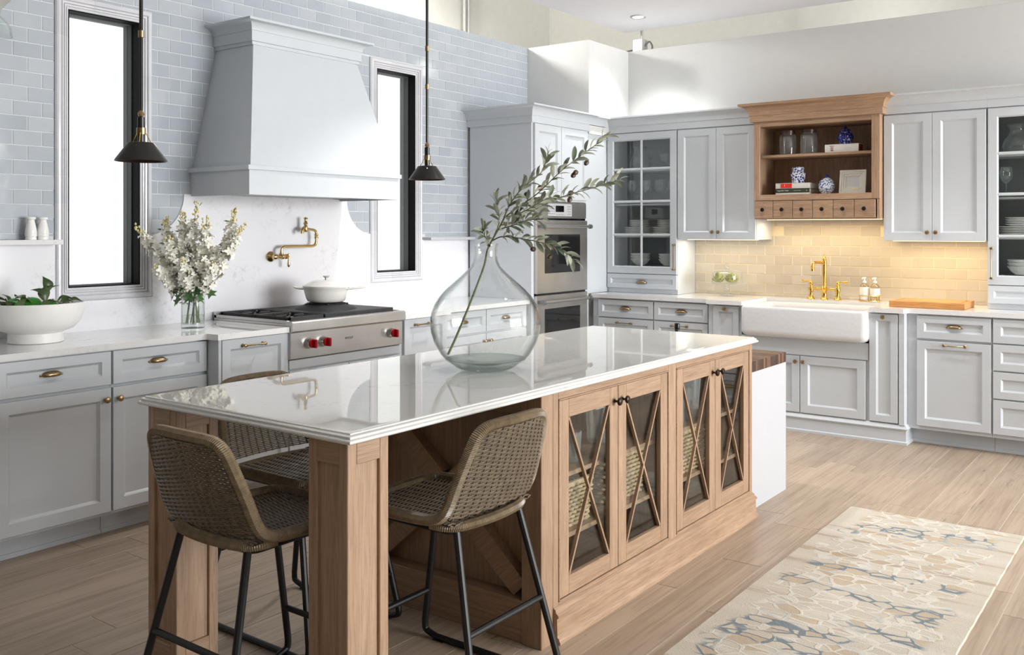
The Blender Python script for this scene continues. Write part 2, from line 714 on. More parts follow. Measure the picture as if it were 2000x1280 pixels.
def _steel():
    m = NT('brushed_stainless_steel')
    f = m.noise(m.pos((1.2, 1.2, 240)), 3, 3)
    g = m.noise(m.pos(), 4, 3)
    m.col(m.mix(.5, m.ramp(f, [(.3, S(186, 184, 181)), (.7, S(208, 206, 203))]), m.ramp(g, [(.3, S(180, 178, 175)), (.7, S(210, 208, 205))])))
    m.set(Metallic=1.0, Roughness=.36)
    m.bump(f, .05, .0005)
    return m.mat


M_STEEL = _steel()


def _leaf(name, c1, c2, rough=.45, pale=.6):
    m = NT(name)
    oi = m.n('ShaderNodeObjectInfo')
    g = m.n('ShaderNodeNewGeometry')
    c = m.ramp(oi.outputs['Random'], [(0, c1), (1, c2)])
    back = m.mix(pale, c, S(176, 180, 160))
    m.col(m.mix(g.outputs['Backfacing'], c, back)).set(Roughness=rough)
    m.b.inputs['Subsurface Weight'].default_value = .0
    return m.mat


M_OLEAF = _leaf('olive_leaf', S(70, 90, 62), S(180, 184, 166))
M_BLEAF = _leaf('dark_green_leaf', S(44, 70, 28), S(86, 112, 44), .35, .12)
M_FLEAF = _leaf('maple_green_leaf', S(42, 80, 42), S(70, 108, 58), .5, .1)


def _porcelain(name, white, blue, scale, thr):
    m = NT(name)
    v = m.n('ShaderNodeTexVoronoi', feature='SMOOTH_F1')
    v.inputs['Scale'].default_value = scale
    p = m.pos()
    m.l(p, v.inputs['Vector'])
    n = m.noise(p, scale * 2.1, 3, .6, 1.2)
    k = m.math('ADD', v.outputs['Distance'], m.math('MULTIPLY', n, .8))
    m.col(m.ramp(k, [(thr - .03, blue), (thr + .03, white)])).set(Roughness=.1)
    return m.mat


M_PORCB = _porcelain('cobalt_on_white_porcelain_dense', S(225, 228, 238), S(24, 36, 130), 95, 1.02)
M_PORCL = _porcelain('cobalt_on_white_porcelain_light', S(230, 232, 238), S(36, 52, 136), 80, .80)
M_PORCP = _porcelain('pale_blue_porcelain', S(226, 229, 234), S(64, 90, 152), 85, .78)
M_COBALT = plain('cobalt_glaze', S(30, 44, 128), .12, var=.15)


def _rug():
    m = NT('wool_rug_pebble_pattern')
    p0 = m.pos((1, 1, 1))
    wn = m.n('ShaderNodeTexNoise')
    wn.inputs['Scale'].default_value = 16
    wn.inputs['Detail'].default_value = 2
    m.l(p0, wn.inputs['Vector'])
    p = m.pos((20.0, 11.5, 1.0), rot=(0, 0, .2))
    sc = m.n('ShaderNodeVectorMath', operation='SCALE')
    sc.inputs['Scale'].default_value = .5
    m.l(wn.outputs['Color'], sc.inputs[0])
    ad = m.n('ShaderNodeVectorMath', operation='ADD')
    m.l(p, ad.inputs[0])
    m.l(sc.outputs[0], ad.inputs[1])
    fl = m.n('ShaderNodeVectorMath', operation='MULTIPLY')
    fl.inputs[1].default_value = (1, 1, 0)
    m.l(ad.outputs[0], fl.inputs[0])
    v = m.n('ShaderNodeTexVoronoi', feature='DISTANCE_TO_EDGE')
    v.inputs['Scale'].default_value = 1.0
    v.inputs['Randomness'].default_value = .72
    m.l(fl.outputs[0], v.inputs['Vector'])
    vc = m.n('ShaderNodeTexVoronoi', feature='F1')
    vc.inputs['Scale'].default_value = 1.0
    vc.inputs['Randomness'].default_value = .72
    m.l(fl.outputs[0], vc.inputs['Vector'])
    line = m.ramp(v.outputs['Distance'], [(.05, (1, 1, 1, 1)), (.09, (0, 0, 0, 1))])
    band = m.noise(m.pos((1.9, .42, 0)), 2.3, 1, .5, .2)
    brk = m.noise(m.pos((1, 1, 0)), 7.5, 2)
    yy = m.n('ShaderNodeSeparateXYZ')
    m.l(p0, yy.inputs[0])
    wob = m.math('MULTIPLY', m.math('SUBTRACT', m.noise(m.pos((1, .2, 0)), 5, 2), .5), .25)
    edge = m.math('ABSOLUTE', m.math('ADD', m.math('SUBTRACT', yy.outputs[1], 1.075), wob))
    core = m.ramp(edge, [(.30, (1, 1, 1, 1)), (.33, (0, 0, 0, 1))])
    blue = m.math('MULTIPLY', m.math('MULTIPLY', m.ramp(band, [(.53, (0, 0, 0, 1)), (.56, (1, 1, 1, 1))]), m.ramp(brk, [(.36, (0, 0, 0, 1)), (.39, (1, 1, 1, 1))])), core)
    base = m.ramp(m.noise(m.pos((7, .35, 0)), 1.5, 2), [(.34, S(170, 153, 134)), (.40, S(192, 183, 168)), (.60, S(197, 189, 175)), (.75, S(204, 197, 186))])
    sep = m.n('ShaderNodeSeparateColor')
    m.l(vc.outputs['Color'], sep.inputs[0])
    fill = m.math('MULTIPLY', m.math('GREATER_THAN', sep.outputs[0], .78), core)
    c = m.mix(m.math('MULTIPLY', fill, .6), base, S(178, 154, 126))
    c = m.mix(m.math('MULTIPLY', m.math('MULTIPLY', line, core), .7), c, S(214, 210, 201))
    grey = m.math('MULTIPLY', m.math('MULTIPLY', line, core), m.ramp(brk, [(.55, (0, 0, 0, 1)), (.62, (.6, .6, .6, 1))]))
    c = m.mix(grey, c, S(176, 178, 176))
    c = m.mix(m.math('MULTIPLY', line, blue), c, S(108, 122, 132))
    c = m.mix(.12, c, m.ramp(m.noise(p0, 260, 2), [(.3, S(150, 140, 122)), (.7, S(250, 246, 236))]))
    m.col(c).set(Roughness=.95)
    m.b.inputs['Specular IOR Level'].default_value = .1
    m.bump(m.math('ADD', m.math('MULTIPLY', m.math('MULTIPLY', line, core), .8), m.noise(p0, 320, 2)), .6, .005)
    return m.mat


M_RUG = _rug()


# ================================================================== THE SETTING
YW, XW, ZC, ZTOP = 4.725, 7.29, .917, 3.03
floor = obj('floor', MB().box(-3, 9.6, -9.5, 6.2, -.08, -.0022, 0), M_FLOORB, kind='structure')
unit = MB().box(-.5, .5, -.0902, .0902, -.012, 0, .0010).mesh('plank')
unit.materials.append(M_PLANK)
row = 0
y = .974 - .1835 * 8
while y < 4.6:
    x = .55 - RND.random() * 1.2
    while x < 7.4:
        L = RND.choice((1.22, 1.22, .95, 1.22, .62))
        a, b = max(x, .5), min(x + L, 7.4)
        if b - a > .1:
            obj('plank', unit, None, floor, T((a + b) / 2, y + .09175, 0) @ Matrix.Diagonal((b - a - .003, 1, 1, 1)), recentre=False)
        x += L
    y += .1835

WIN = [(2.532, 2.938, 1.148, 2.593), (4.783, 5.186, 1.145, 2.600)]
wl = MB()
for (a, b, z0, z1) in ((.2, 2.532, 0, ZTOP), (2.938, 4.783, 0, ZTOP), (5.186, 6.64, 0, ZTOP)):
    wl.box(a, b, 4.7278, 4.90, z0, z1, 0)
for (a, b, z0, z1) in WIN:
    wl.box(a, b, 4.7278, 4.90, 0, z0, 0)
    wl.box(a, b, 4.7278, 4.90, z1, ZTOP, 0)
wall_left = obj('wall_left', wl, M_GROUT, kind='structure')

# tiles of the left wall : running bond
PX, PZ, G = .1455, .0735, .0052


def subtract(r, e):
    (a, b, c, d), (p, q, s, t) = r, e
    if p >= b or q <= a or s >= d or t <= c:
        return [r]
    out = []
    if c < s:
        out.append((a, b, c, s))
    if t < d:
        out.append((a, b, t, d))
    lo, hi = max(c, s), min(d, t)
    if a < p:
        out.append((a, p, lo, hi))
    if q < b:
        out.append((q, b, lo, hi))
    return out


TR = .072
EXC = [(a - TR, b + TR, c - TR, d + TR) for a, b, c, d in WIN] + [(0, 2.46, 0, 1.4), (5.258, 6.64, 0, 1.4), (2.4, 5.3, 0, 1.418),
       (3.36, 4.36, 1.66, 1.86), (3.42, 4.30, 1.86, 2.2), (3.52, 4.20, 2.2, 2.5), (3.48, 4.22, 1.42, 1.66), (5.80, 6.64, 0, 2.24)]
pieces = []
k = -2
while 1.504 + PZ * k < ZTOP:
    z0 = 1.504 + PZ * k
    x = 2.252 - PX * 12 + (PX / 2 if k % 2 == 0 else 0)
    while x < 6.634:
        rs = [(max(x + G / 2, .9), min(x + PX - G / 2, 6.632), z0 + G / 2, min(z0 + PZ - G / 2, ZTOP))]
        for e in EXC:
            rs = [q for r in rs for q in subtract(r, e)]
        pieces += [r for r in rs if r[1] - r[0] > .012 and r[3] - r[2] > .008]
        x += PX
    k += 1
cache = {}


def tile_mesh(w, h, mt, key):
    k = (round(w, 3), round(h, 3), key)
    if k not in cache:
        me = MB().box(-w / 2, w / 2, -.006, .001, 0, h, .0011).mesh('tile')
        me.materials.append(mt)
        cache[k] = me
    return cache[k]


vis = [p for p in pieces if p[1] > 2.15]
vis.sort(key=lambda p: (p[0] ** 2 + 4.7 ** 2) / max(1e-4, (p[1] - p[0]) * (p[3] - p[2])))
single = vis[:300]
rest = [p for p in pieces if p not in set(single)]
for (a, b, c, d) in single:
    J = Matrix.Rotation(RND.uniform(-.004, .004), 4, 'Z') @ Matrix.Rotation(RND.uniform(-.004, .004), 4, 'X')
    obj('tile', tile_mesh(b - a, d - c, M_TILEL, 'l'), None, wall_left, T((a + b) / 2, 4.731, c) @ J, recentre=False)
tb = MB()
for (a, b, c, d) in rest:
    tb.box(a, b, 4.725, 4.732, c, d, .0014)
obj('tile_field', tb, M_TILEL, wall_left, kind='stuff')

# quartz splashback panels on the left wall
sp = MB(HW(0, 4.731, 0))
sp.prism([(.9, ZC), (2.460, ZC), (2.460, 1.375), (.9, 1.375)], 0, .014)
obj('splash_panel', sp, M_QUARTZW, wall_left)
sp = MB(HW(0, 4.731, 0))
cur = [(4.722 - .235 * math.cos(t), 1.656 - .235 * math.sin(t)) for t in [PI / 2 * q / 12 for q in range(13)]]
cul = [(2 * 3.85 - p[0], p[1]) for p in cur][::-1]
wa, wb = WIN[0][1] + TR, WIN[1][0] - TR
sp.prism([(WIN[0][0] - TR, ZC), (WIN[1][1] + TR, ZC), (WIN[1][1] + TR, WIN[1][2] - TR), (wb, WIN[1][2] - TR), (wb, 1.421)] + cur[::-1] +
         cul[::-1] + [(wa, 1.421), (wa, WIN[0][2] - TR), (WIN[0][0] - TR, WIN[0][2] - TR)], 0, .014)
obj('splash_panel', sp, M_QUARTZW, wall_left)
sp = MB(HW(0, 4.731, 0))
sp.prism([(5.258, ZC), (5.80, ZC), (5.80, 1.375), (5.258, 1.375)], 0, .014)
obj('splash_panel', sp, M_QUARTZW, wall_left)

# windows
PROF = [(0, 0), (0, .008), (.003, .011), (.009, .011), (.011, .006), (.013, .006), (.015, .013), (.022, .015), (.024, .008), (.026, .008), (.028, .017), (.036, .019),
        (.038, .013), (.040, .013), (.043, .022), (.048, .0245), (.058, .024), (.066, .019), (.072, .010), (.072, 0)]
for wi, (a, b, c, d) in enumerate(WIN):
    w = thing('window_%d' % (wi + 1), None, None, ((a + b) / 2, 4.8, c), kind='structure')
    f = MB()
    f.box(a, a + .006, 4.722, 4.79, c, d, .001).box(b - .006, b, 4.722, 4.79, c, d, .001)
    f.box(a, b, 4.722, 4.79, c, c + .006, .001).box(a, b, 4.722, 4.79, d - .006, d, .001)
    obj('frame', f, M_BLACKF, w)
    f = MB()
    for (p, q) in ((4.79, 4.826), (4.829, 4.87)):
        f.box(a, a + .012, p, q, c, d, .001).box(b - .012, b, p, q, c, d, .001)
        f.box(a, b, p, q, c, c + .008, .001).box(a, b, p, q, d - .010, d, .001)
    obj('inner_frame', f, M_WINGREY, w)
    obj('glass_pane', MB().box(a + .010, b - .010, 4.826, 4.829, c + .006, d - .008, 0), M_GLASS, w)
    obj('light_panel', MB().box(a + .004, b - .004, 4.872, 4.878, c + .004, d - .004, 0), M_WINGLOW, w)

    def trim(side, t0, t1, m0, m1, inset=0.0):
        mb = MB()
        loops = []
        for (t, mit, sg) in ((t0, m0, -1), (t1, m1, 1)):
            lp = []
            for (aa, o) in PROF:
                o = max(0, o - inset)
                tt = t + (sg * aa if mit else -sg * .0014)
                if side == 'R':
                    lp.append((b + aa, 4.731 - o, tt))
                elif side == 'L':
                    lp.append((a - aa, 4.731 - o, tt))
                elif side == 'T':
                    lp.append((tt, 4.731 - o, d + aa))
                else:
                    lp.append((tt, 4.731 - o, c - aa))
            loops.append(lp)
        mb.loft(loops)
        obj('trim_grout' if inset else 'trim_tile', mb.mesh('trim_tile', 22), M_GROUT if inset else M_TRIMT, w)
    for side, lo, hi, n in (('R', c, d, 10), ('L', c, d, 10), ('T', a, b, 3), ('B', a, b, 3)):
        st = (hi - lo) / n
        trim(side, lo, hi, True, True, .0009)
        for q in range(n):
            trim(side, lo + st * q, lo + st * (q + 1), q == 0, q == n - 1)

wc = obj('wall_corner', MB().loft([[(6.634, y_, z), (XW + .02, y_, z), (XW + .02, 4.90, z), (6.634, 4.90, z)] for y_, z in ((4.16, 0), (4.16, 2.25), (4.102, 2.25), (4.102, ZTOP))]), M_PARTW, kind='structure')
wall_right = obj('wall_right', MB().box(7.297, 7.46, -3.0, 4.12, 0, ZTOP, .002), M_PARTW, kind='structure')
obj('grout_bed', MB().box(7.2928, 7.30, 1.165, 3.456, ZC, 1.56, 0), M_GROUTW, wall_right)
k = -1
while .938 + .077 * k < 1.53:
    z0 = .938 + .077 * k
    yy = 1.795 + .149 * 12 - (.0745 if k % 2 else 0)
    while yy > 1.0:
        a, b = max(yy - .149 + .0026, 1.166), min(yy - .0026, 3.455)
        c, d = max(z0 + .0026, ZC), min(z0 + .0744, 1.56)
        hid = c > 1.385 and (b > 2.80 or a < 1.83)
        if b - a > .012 and d - c > .008 and not hid:
            J = Matrix.Rotation(PI / -2 + RND.uniform(-.005, .005), 4, 'Z') @ Matrix.Rotation(RND.uniform(-.005, .005), 4, 'X')
            obj('tile', tile_mesh(b - a, d - c, M_TILER, 'r'), None, wall_right, T(7.296, (a + b) / 2, c) @ J, recentre=False)
        yy -= .149
    k += 1
obj('wall_back', MB().box(-2, 9.6, 5.9, 6.1, 0, 5.0, 0), M_BEIGE, kind='structure')
obj('blocker_wall_side', MB().box(-2.6, -2.4, -7.6, 6.0, 0, 5.0, 0), M_DIM, kind='structure')  # unseen wall, added to keep light off the left-facing sides
obj('blocker_wall_front', MB().box(-2.6, 2.6, -7.7, -7.6, 0, 5.0, 0), M_DIM, kind='structure')  # unseen wall, added so daylight comes only from the right
obj('wall_far', MB().box(8.7, 8.9, -7.6, 6.0, 0, 5.0, 0), M_BEIGE, kind='structure')
obj('ceiling', MB().box(-3.0, 7.29, -4.0, 4.14, CEIL_Z, CEIL_Z + .12, .003), M_CEIL, kind='structure')
obj('ceiling_high', MB().box(-2, 9.6, -7.6, 6.1, 4.7, 4.8, 0), M_CEIL, kind='structure')
for px in (6.93, 6.99):
    o = obj('trim_conduit', MB().tube([(px + .22, 5.86, .2), (px + .22, 5.86, 4.69)], .017, 10), M_CONDUIT)
    tag(o, 'thin upright steel conduit on the beige wall above the tiled partition' if px < 6.95 else 'thicker-lit upright conduit beside its twin, nearer the white corner box', 'conduit')
    o.name = 'conduit'

# recessed downlights
for i, (x, y) in enumerate(DOWN):
    lab = 'lit round recessed downlight in the white ceiling panel near its corner' if i == 0 else 'recessed ceiling downlight outside the picture over the kitchen'
    t = thing('downlight', lab, 'downlight', (x, y, CEIL_Z - .012), group=None if i == 0 else 'other ceiling downlights')
    obj('trim_ring', MB().lathe([(.046, -.010), (.062, -.012), (.066, -.004), (.066, .0005), (.046, .0005)], (x, y, CEIL_Z), 28, ring=True), M_WHITEP, t)
    obj('lamp_disc', MB().lathe([(0, -.004), (.046, -.004), (.046, -.001), (0, -.001)], (x, y, CEIL_Z), 28), M_LAMP, t)

jb = thing('junction_box', 'grey junction box with conduit on top of the white partition', 'electrical box', (7.39, 4.03, ZTOP))
obj('housing', MB().box(7.34, 7.44, 3.985, 4.085, ZTOP, ZTOP + .115, .004), M_CONDUIT, jb)
obj('conduit_stub', MB().tube([(7.39, 4.015, ZTOP + .112), (7.39, 4.015, 4.69)], .014, 10), M_CONDUIT, jb)
obj('cable', MB().tube(catmull([(7.39, 3.985, ZTOP + .05), (7.40, 3.95, ZTOP + .09), (7.40, 3.92, ZTOP + .05), (7.41, 3.93, ZTOP + .008)], 6), .008, 6), M_ALU, jb)
obj('cable', MB().tube(catmull([(7.38, 4.08, ZTOP + .03), (7.42, 4.2, ZTOP + .03), (7.40, 4.5, ZTOP + .012)], 6), .008, 6), M_ALU, jb)


# ================================================================== CABINET KIT
def ringset(w, h, seq):
    return [[(i, i, d), (w - i, i, d), (w - i, h - i, d), (i, h - i, d)] for i, d in seq]


def panel_mb(F, w, h, t=.02, stile=.055, lip=.011):
    mb = MB(F)
    mb.loft(ringset(w, h, [(0, 0), (0, t - .0015), (.0015, t), (stile, t), (stile + .0015, t - .003), (stile + lip, t - .010), (stile + lip + .001, t - .012)]))
    return mb


def sash_mb(F, w, h, t=.02, stile=.055, lip=.008):
    mb = MB(F)
    L = ringset(w, h, [(0, 0), (0, t - .0015), (.0015, t), (stile, t), (stile + .0015, t - .003), (stile + lip, t - .008), (stile + lip, 0)])
    mb.loft(L, ring=True)
    return mb


def knob_mesh():
    return MB().lathe([(0, 0), (.008, 0), (.0075, .003), (.0045, .006), (.0045, .014), (.009, .017), (.0145, .021), (.0155, .025), (.013, .030), (.006, .033), (0, .0335)], seg=16).mesh('knob')


def cup_mesh(L=.088, d=.026, h=.017):
    mb = MB()
    rows = []
    nu, nf = 16, 8
    for i in range(nu + 1):
        u = -1 + 2 * i / nu
        s = max(.02, (1 - abs(u) ** 3.0)) ** .5
        rows.append([(u * L / 2, h * (s * math.cos(f) * 1.0), d * s * math.sin(f) + .001) for f in [(-.02 + 1.02 * q / nf) * 2.05 for q in range(nf + 1)]])
    inner = [[(p[0] * .96, p[1] * .9 - .0006, max(.0, p[2] - .0022)) for p in r] for r in rows]
    for R_ in (rows, inner):
        b = [mb.V(r) for r in R_]
        for i in range(nu):
            for q in range(nf):
                mb.F((b[i] + q, b[i] + q + 1, b[i + 1] + q + 1, b[i + 1] + q))
    for sx in (-1, 1):
        mb.lathe([(0, .0), (.0062, 0), (.0062, .003), (.003, .0055), (0, .006)], (sx * (L / 2 + .003), -.001, 0), 10)
    return mb.mesh('cup_pull', recalc=False)


def bar_mesh(L=.128):
    mb = MB()
    for sx in (-1, 1):
        mb.lathe([(0, 0), (.0095, 0), (.0095, .003), (.0055, .006), (.0055, .022)], (sx * L / 2, 0, 0), 14)
        mb.lathe([(0, .0), (.0075, .002), (.0095, .008), (.0075, .014), (0, .016)], (sx * L / 2, 0, .018), 14)
    mb.tube([(-L / 2, 0, .026), (-L / 2 + .012, 0, .026), (-L / 2 + .018, 0, .026), (L / 2 - .018, 0, .026), (L / 2 - .012, 0, .026), (L / 2, 0, .026)], [.0065, .0055, .0042, .0042, .0055, .0065], 10)
    return mb.mesh('bar_pull')


KNOB, CUP, BAR, BARL = knob_mesh(), cup_mesh(), bar_mesh(), bar_mesh(.20)
for _k in (KNOB, CUP, BAR, BARL):
    _k.materials.append(M_BRASS)
KNOBD = KNOB.copy()
KNOBD.materials.clear()
KNOBD.materials.append(M_BRONZE)


def hw_on(part, F, kind, u, v, t=.02):
    me = {'knob': KNOB, 'cup': CUP, 'bar': BAR, 'barv': BARL, 'dknob': KNOBD}[kind]
    M = F @ T(u, v, t)
    if kind == 'barv':
        M = M @ Matrix.Rotation(PI / 2, 4, 'Z')
    nm = {'knob': 'knob', 'cup': 'cup_pull', 'bar': 'bar_pull', 'barv': 'bar_pull', 'dknob': 'knob'}[kind]
    return obj(nm, me, None, part, M, recentre=False)


def front(root, F, name, u0, u1, v0, v1, hw=None, stile=.055, mt=None, t=.02):
    """one door or drawer front on the plane F, with its pull as a sub-part"""
    F2 = F @ T(u0, v0, 0)
    o = obj(name, panel_mb(F2, u1 - u0, v1 - v0, t, stile), mt or M_CAB, root)
    if hw:
        kind, pu, pv = hw
        hw_on(o, F, kind, pu, pv, t if kind in ('knob', 'bar', 'barv') else t - .012)
    return o


def crown(root, x0, x1, y0, y1, face, prof, mt, name='crown', ends=(True, True), axis='y', base=0.0):
    """crown moulding mitred round a cabinet. face coordinate in profile grows outwards."""
    mb = MB()
    if axis == 'x':      # runs along X, faces -Y ; y1 is the wall side
        loops = []
        for o, z in prof:
            a = x0 - (o if ends[0] else 0)
            b = x1 + (o if ends[1] else 0)
            loops.append([(a, y1, z), (a, face - o, z), (b, face - o, z), (b, y1, z)])
        mb.loft(loops)
    else:                # runs along Y, faces -X ; x1 is the wall side
        loops = []
        for o, z in prof:
            a = y0 - (o if ends[0] else 0)
            b = y1 + (o if ends[1] else 0)
            loops.append([(x1, a, z), (face - o, a, z), (face - o, b, z), (x1, b, z)])
        mb.loft(loops)
    return obj(name, mb, mt, root)


def cove(z0, z1, out, fz=.06):
    """flat frieze, then a concave cove up to a thin top fillet"""
    P = [(.0, z0), (.012, z0), (.012, z0 + fz)]
    h = z1 - .012 - (z0 + fz) - .004
    P.append((.018, z0 + fz))
    P.append((.018, z0 + fz + .004))
    for q in range(1, 8):
        t = PI / 2 * q / 7
        P.append((.018 + (out - .022) * (1 - math.cos(t)), z0 + fz + .004 + h * math.sin(t)))
    P += [(out, z1 - .012), (out, z1), (0, z1)]
    return P


# ================================================================== LEFT WALL CABINETS
YF, YC = 4.15, 4.731 - .014      # carcass front, splash face


def base_hw(name, label, x0, x1, yf, fronts, toe=True, cat='cabinet', group=None, ztop=.886, zbot=.108):
    t = thing(name, label, cat, ((x0 + x1) / 2, (yf + YC) / 2, 0), group=group)
    obj('carcass', MB().box(x0, x1, yf, YC - .002, zbot, ztop, .001), M_CAB, t)
    if toe:
        obj('toe_kick', MB().box(x0, x1, 4.235, 4.255, 0, zbot, .001).box(x0, x1, 4.228, 4.236, 0, .022, .001), M_CAB, t)
    F = HW(0, yf, 0)
    for f in fronts:
        front(t, F, *f)
    return t


base_hw('base_cabinet', 'leftmost pale grey base cabinet, cut off by the edge of the photo', 1.36, 1.888, YF,
        [('drawer', 1.364, 1.884, .722, .878, ('cup', 1.62, .803), .045), ('door', 1.364, 1.884, .125, .706, ('knob', 1.39, .655), .055)])
base_hw('base_cabinet', 'grey base cabinet under the white footed bowl, knob at right', 1.890, 2.4265, YF,
        [('drawer', 1.896, 2.4215, .722, .878, ('cup', 2.142, .803), .045), ('door', 1.896, 2.4215, .125, .706, ('knob', 2.391, .655), .055)])
base_hw('base_cabinet', 'grey base cabinet under the blossom vase, knob at left', 2.428, 2.952, YF,
        [('drawer', 2.432, 2.947, .722, .878, ('cup', 2.674, .806), .045), ('door', 2.432, 2.947, .125, .706, ('knob', 2.457, .655), .055)])
t = base_hw('pull_out_cabinet', 'narrow stepped-forward pull-out cabinet left of the rangetop', 2.953, 3.410, 4.06,
            [('door', 2.975, 3.404, .13, .882, ('bar', 3.165, .845), .05)], toe=False)
obj('side_post', MB().box(2.953, 2.972, 4.042, 4.062, .108, .886, .002), M_CAB, t)
obj('toe_kick', MB().box(2.953, 3.41, 4.15, 4.17, 0, .108, .001), M_CAB, t)
t = base_hw('range_cabinet', 'grey cabinet carrying the steel rangetop', 3.411, 4.309, 4.06,
            [('door', 3.416, 3.857, .13, .668, ('knob', 3.83, .62), .055), ('door', 3.863, 4.304, .13, .668, ('knob', 3.89, .62), .055)], toe=False, ztop=.728)
obj('rail', MB().box(3.416, 4.304, 4.044, 4.061, .678, .728, .002), M_CAB, t)
obj('toe_kick', MB().box(3.411, 4.309, 4.15, 4.17, 0, .108, .001), M_CAB, t)
t = base_hw('pull_out_cabinet', 'narrow pull-out cabinet right of the rangetop, behind the glass demijohn', 4.310, 4.770, 4.06,
            [('door', 4.335, 4.75, .13, .882, ('bar', 4.495, .845), .05)], toe=False)
obj('toe_kick', MB().box(4.31, 4.77, 4.15, 4.17, 0, .108, .001), M_CAB, t)
base_hw('base_cabinet', 'wide two-drawer base cabinet seen through the glass demijohn', 4.772, 5.800, YF,
        [('drawer', 4.80, 5.283, .722, .878, ('cup', 5.04, .803), .045), ('drawer', 5.289, 5.78, .722, .878, ('cup', 5.53, .803), .045),
         ('door', 4.80, 5.283, .125, .706, ('knob', 5.255, .655), .055), ('door', 5.289, 5.78, .125, .706, ('knob', 5.317, .655), .055)])

# countertops
ct = MB(fr((0, 0, .887), (1, 0, 0), (0, 1, 0), (0, 0, 1)))
ct.prism([(.9, 4.11), (2.905, 4.11), (2.925, 4.10), (2.935, 4.02), (3.398, 4.02), (3.398, 4.716), (.9, 4.716)], 0, .03)
tag(obj('countertop', ct, M_QUARTZ), 'white quartz countertop left of the rangetop, under bowl and blossom vase', 'countertop')
ct = MB(fr((0, 0, .887), (1, 0, 0), (0, 1, 0), (0, 0, 1)))
ct.prism([(4.302, 4.02), (4.765, 4.02), (4.775, 4.10), (4.795, 4.11), (5.799, 4.11), (5.799, 4.716), (4.302, 4.716)], 0, .03)
tag(obj('countertop', ct, M_QUARTZ), 'white quartz countertop between the rangetop and the tall oven cabinet', 'countertop')

# marble ledges
tag(obj('ledge_shelf', MB().box(.9, 2.46, 4.632, 4.73, 1.375, 1.400, .002), M_QUARTZ), 'marble ledge under the left tiles holding two white shakers', 'shelf')
tag(obj('ledge_shelf', MB().box(5.268, 5.798, 4.638, 4.73, 1.372, 1.394, .002), M_WHITEP), 'short empty white ledge between right window and oven cabinet', 'shelf')

# ------------------------------------------------------------------ range hood
hd = thing('range_hood', 'large tapered blue-grey range hood with crown moulding on tile wall', 'range hood', (3.85, 4.46, 1.643))
YB = 4.7305
mb = MB()
mb.loft([[(x0, YB, z), (x0, yf, z), (x1, yf, z), (x1, YB, z)] for (x0, x1, yf, z) in ((3.275, 4.425, 4.205, 1.80), (3.437, 4.258, 4.387, 2.525))])
obj('tapered_body', mb, M_CAB, hd)
mb = MB()
P0, P1 = (3.275, 4.425, 4.205, 1.803), (3.437, 4.258, 4.387, 2.518)
mb.loft([[(P0[0], P0[2] - .006, P0[3]), (P0[1] - .026, P0[2] - .006, P0[3]), (P1[1] - .022, P1[2] - .006, P1[3]), (P1[0], P1[2] - .006, P1[3])],
         [(P0[0], P0[2] + .004, P0[3]), (P0[1] - .026, P0[2] + .004, P0[3]), (P1[1] - .022, P1[2] + .004, P1[3]), (P1[0], P1[2] + .004, P1[3])]])
obj('front_panel', mb, M_CAB, hd)
mb = MB()
mb.loft([[(a, YB, z), (a, f, z), (b, f, z), (b, YB, z)] for a, b, f, z in ((3.28, 4.42, 4.21, 1.70), (3.28, 4.42, 4.21, 1.645), (3.2815, 4.4185, 4.2115, 1.643), (3.2615, 4.4385, 4.1915, 1.643), (3.26, 4.44, 4.19, 1.645), (3.26, 4.44, 4.19, 1.782))])
obj('apron', mb, M_CAB, hd)
obj('band', MB().box(3.244, 4.456, 4.176, YB, 1.780, 1.806, .002), M_CAB, hd)
obj('liner', MB().box(3.29, 4.41, 4.218, 4.715, 1.660, 1.668, .001), M_STEEL, hd)
for x in (3.44, 3.66):
    obj('hood_lamp', MB().lathe([(0, 0), (.022, 0), (.022, .004), (0, .004)], (x, 4.33, 1.657), 16), M_LAMPD, hd)
mb = MB()
pr = [(.0, 2.512), (.012, 2.514), (.012, 2.532), (.022, 2.534), (.022, 2.592)]
for q in range(8):
    t_ = PI / 2 * q / 7
    pr.append((.026 + .052 * (1 - math.cos(t_)), 2.594 + .046 * math.sin(t_)))
pr += [(.080, 2.642), (.080, 2.654), (0, 2.654)]
mb.loft([[(3.437 - o, YB, z), (3.437 - o, 4.387 - o, z), (4.258 + o, 4.387 - o, z), (4.258 + o, YB, z)] for o, z in pr])
obj('crown', mb, M_CAB, hd)

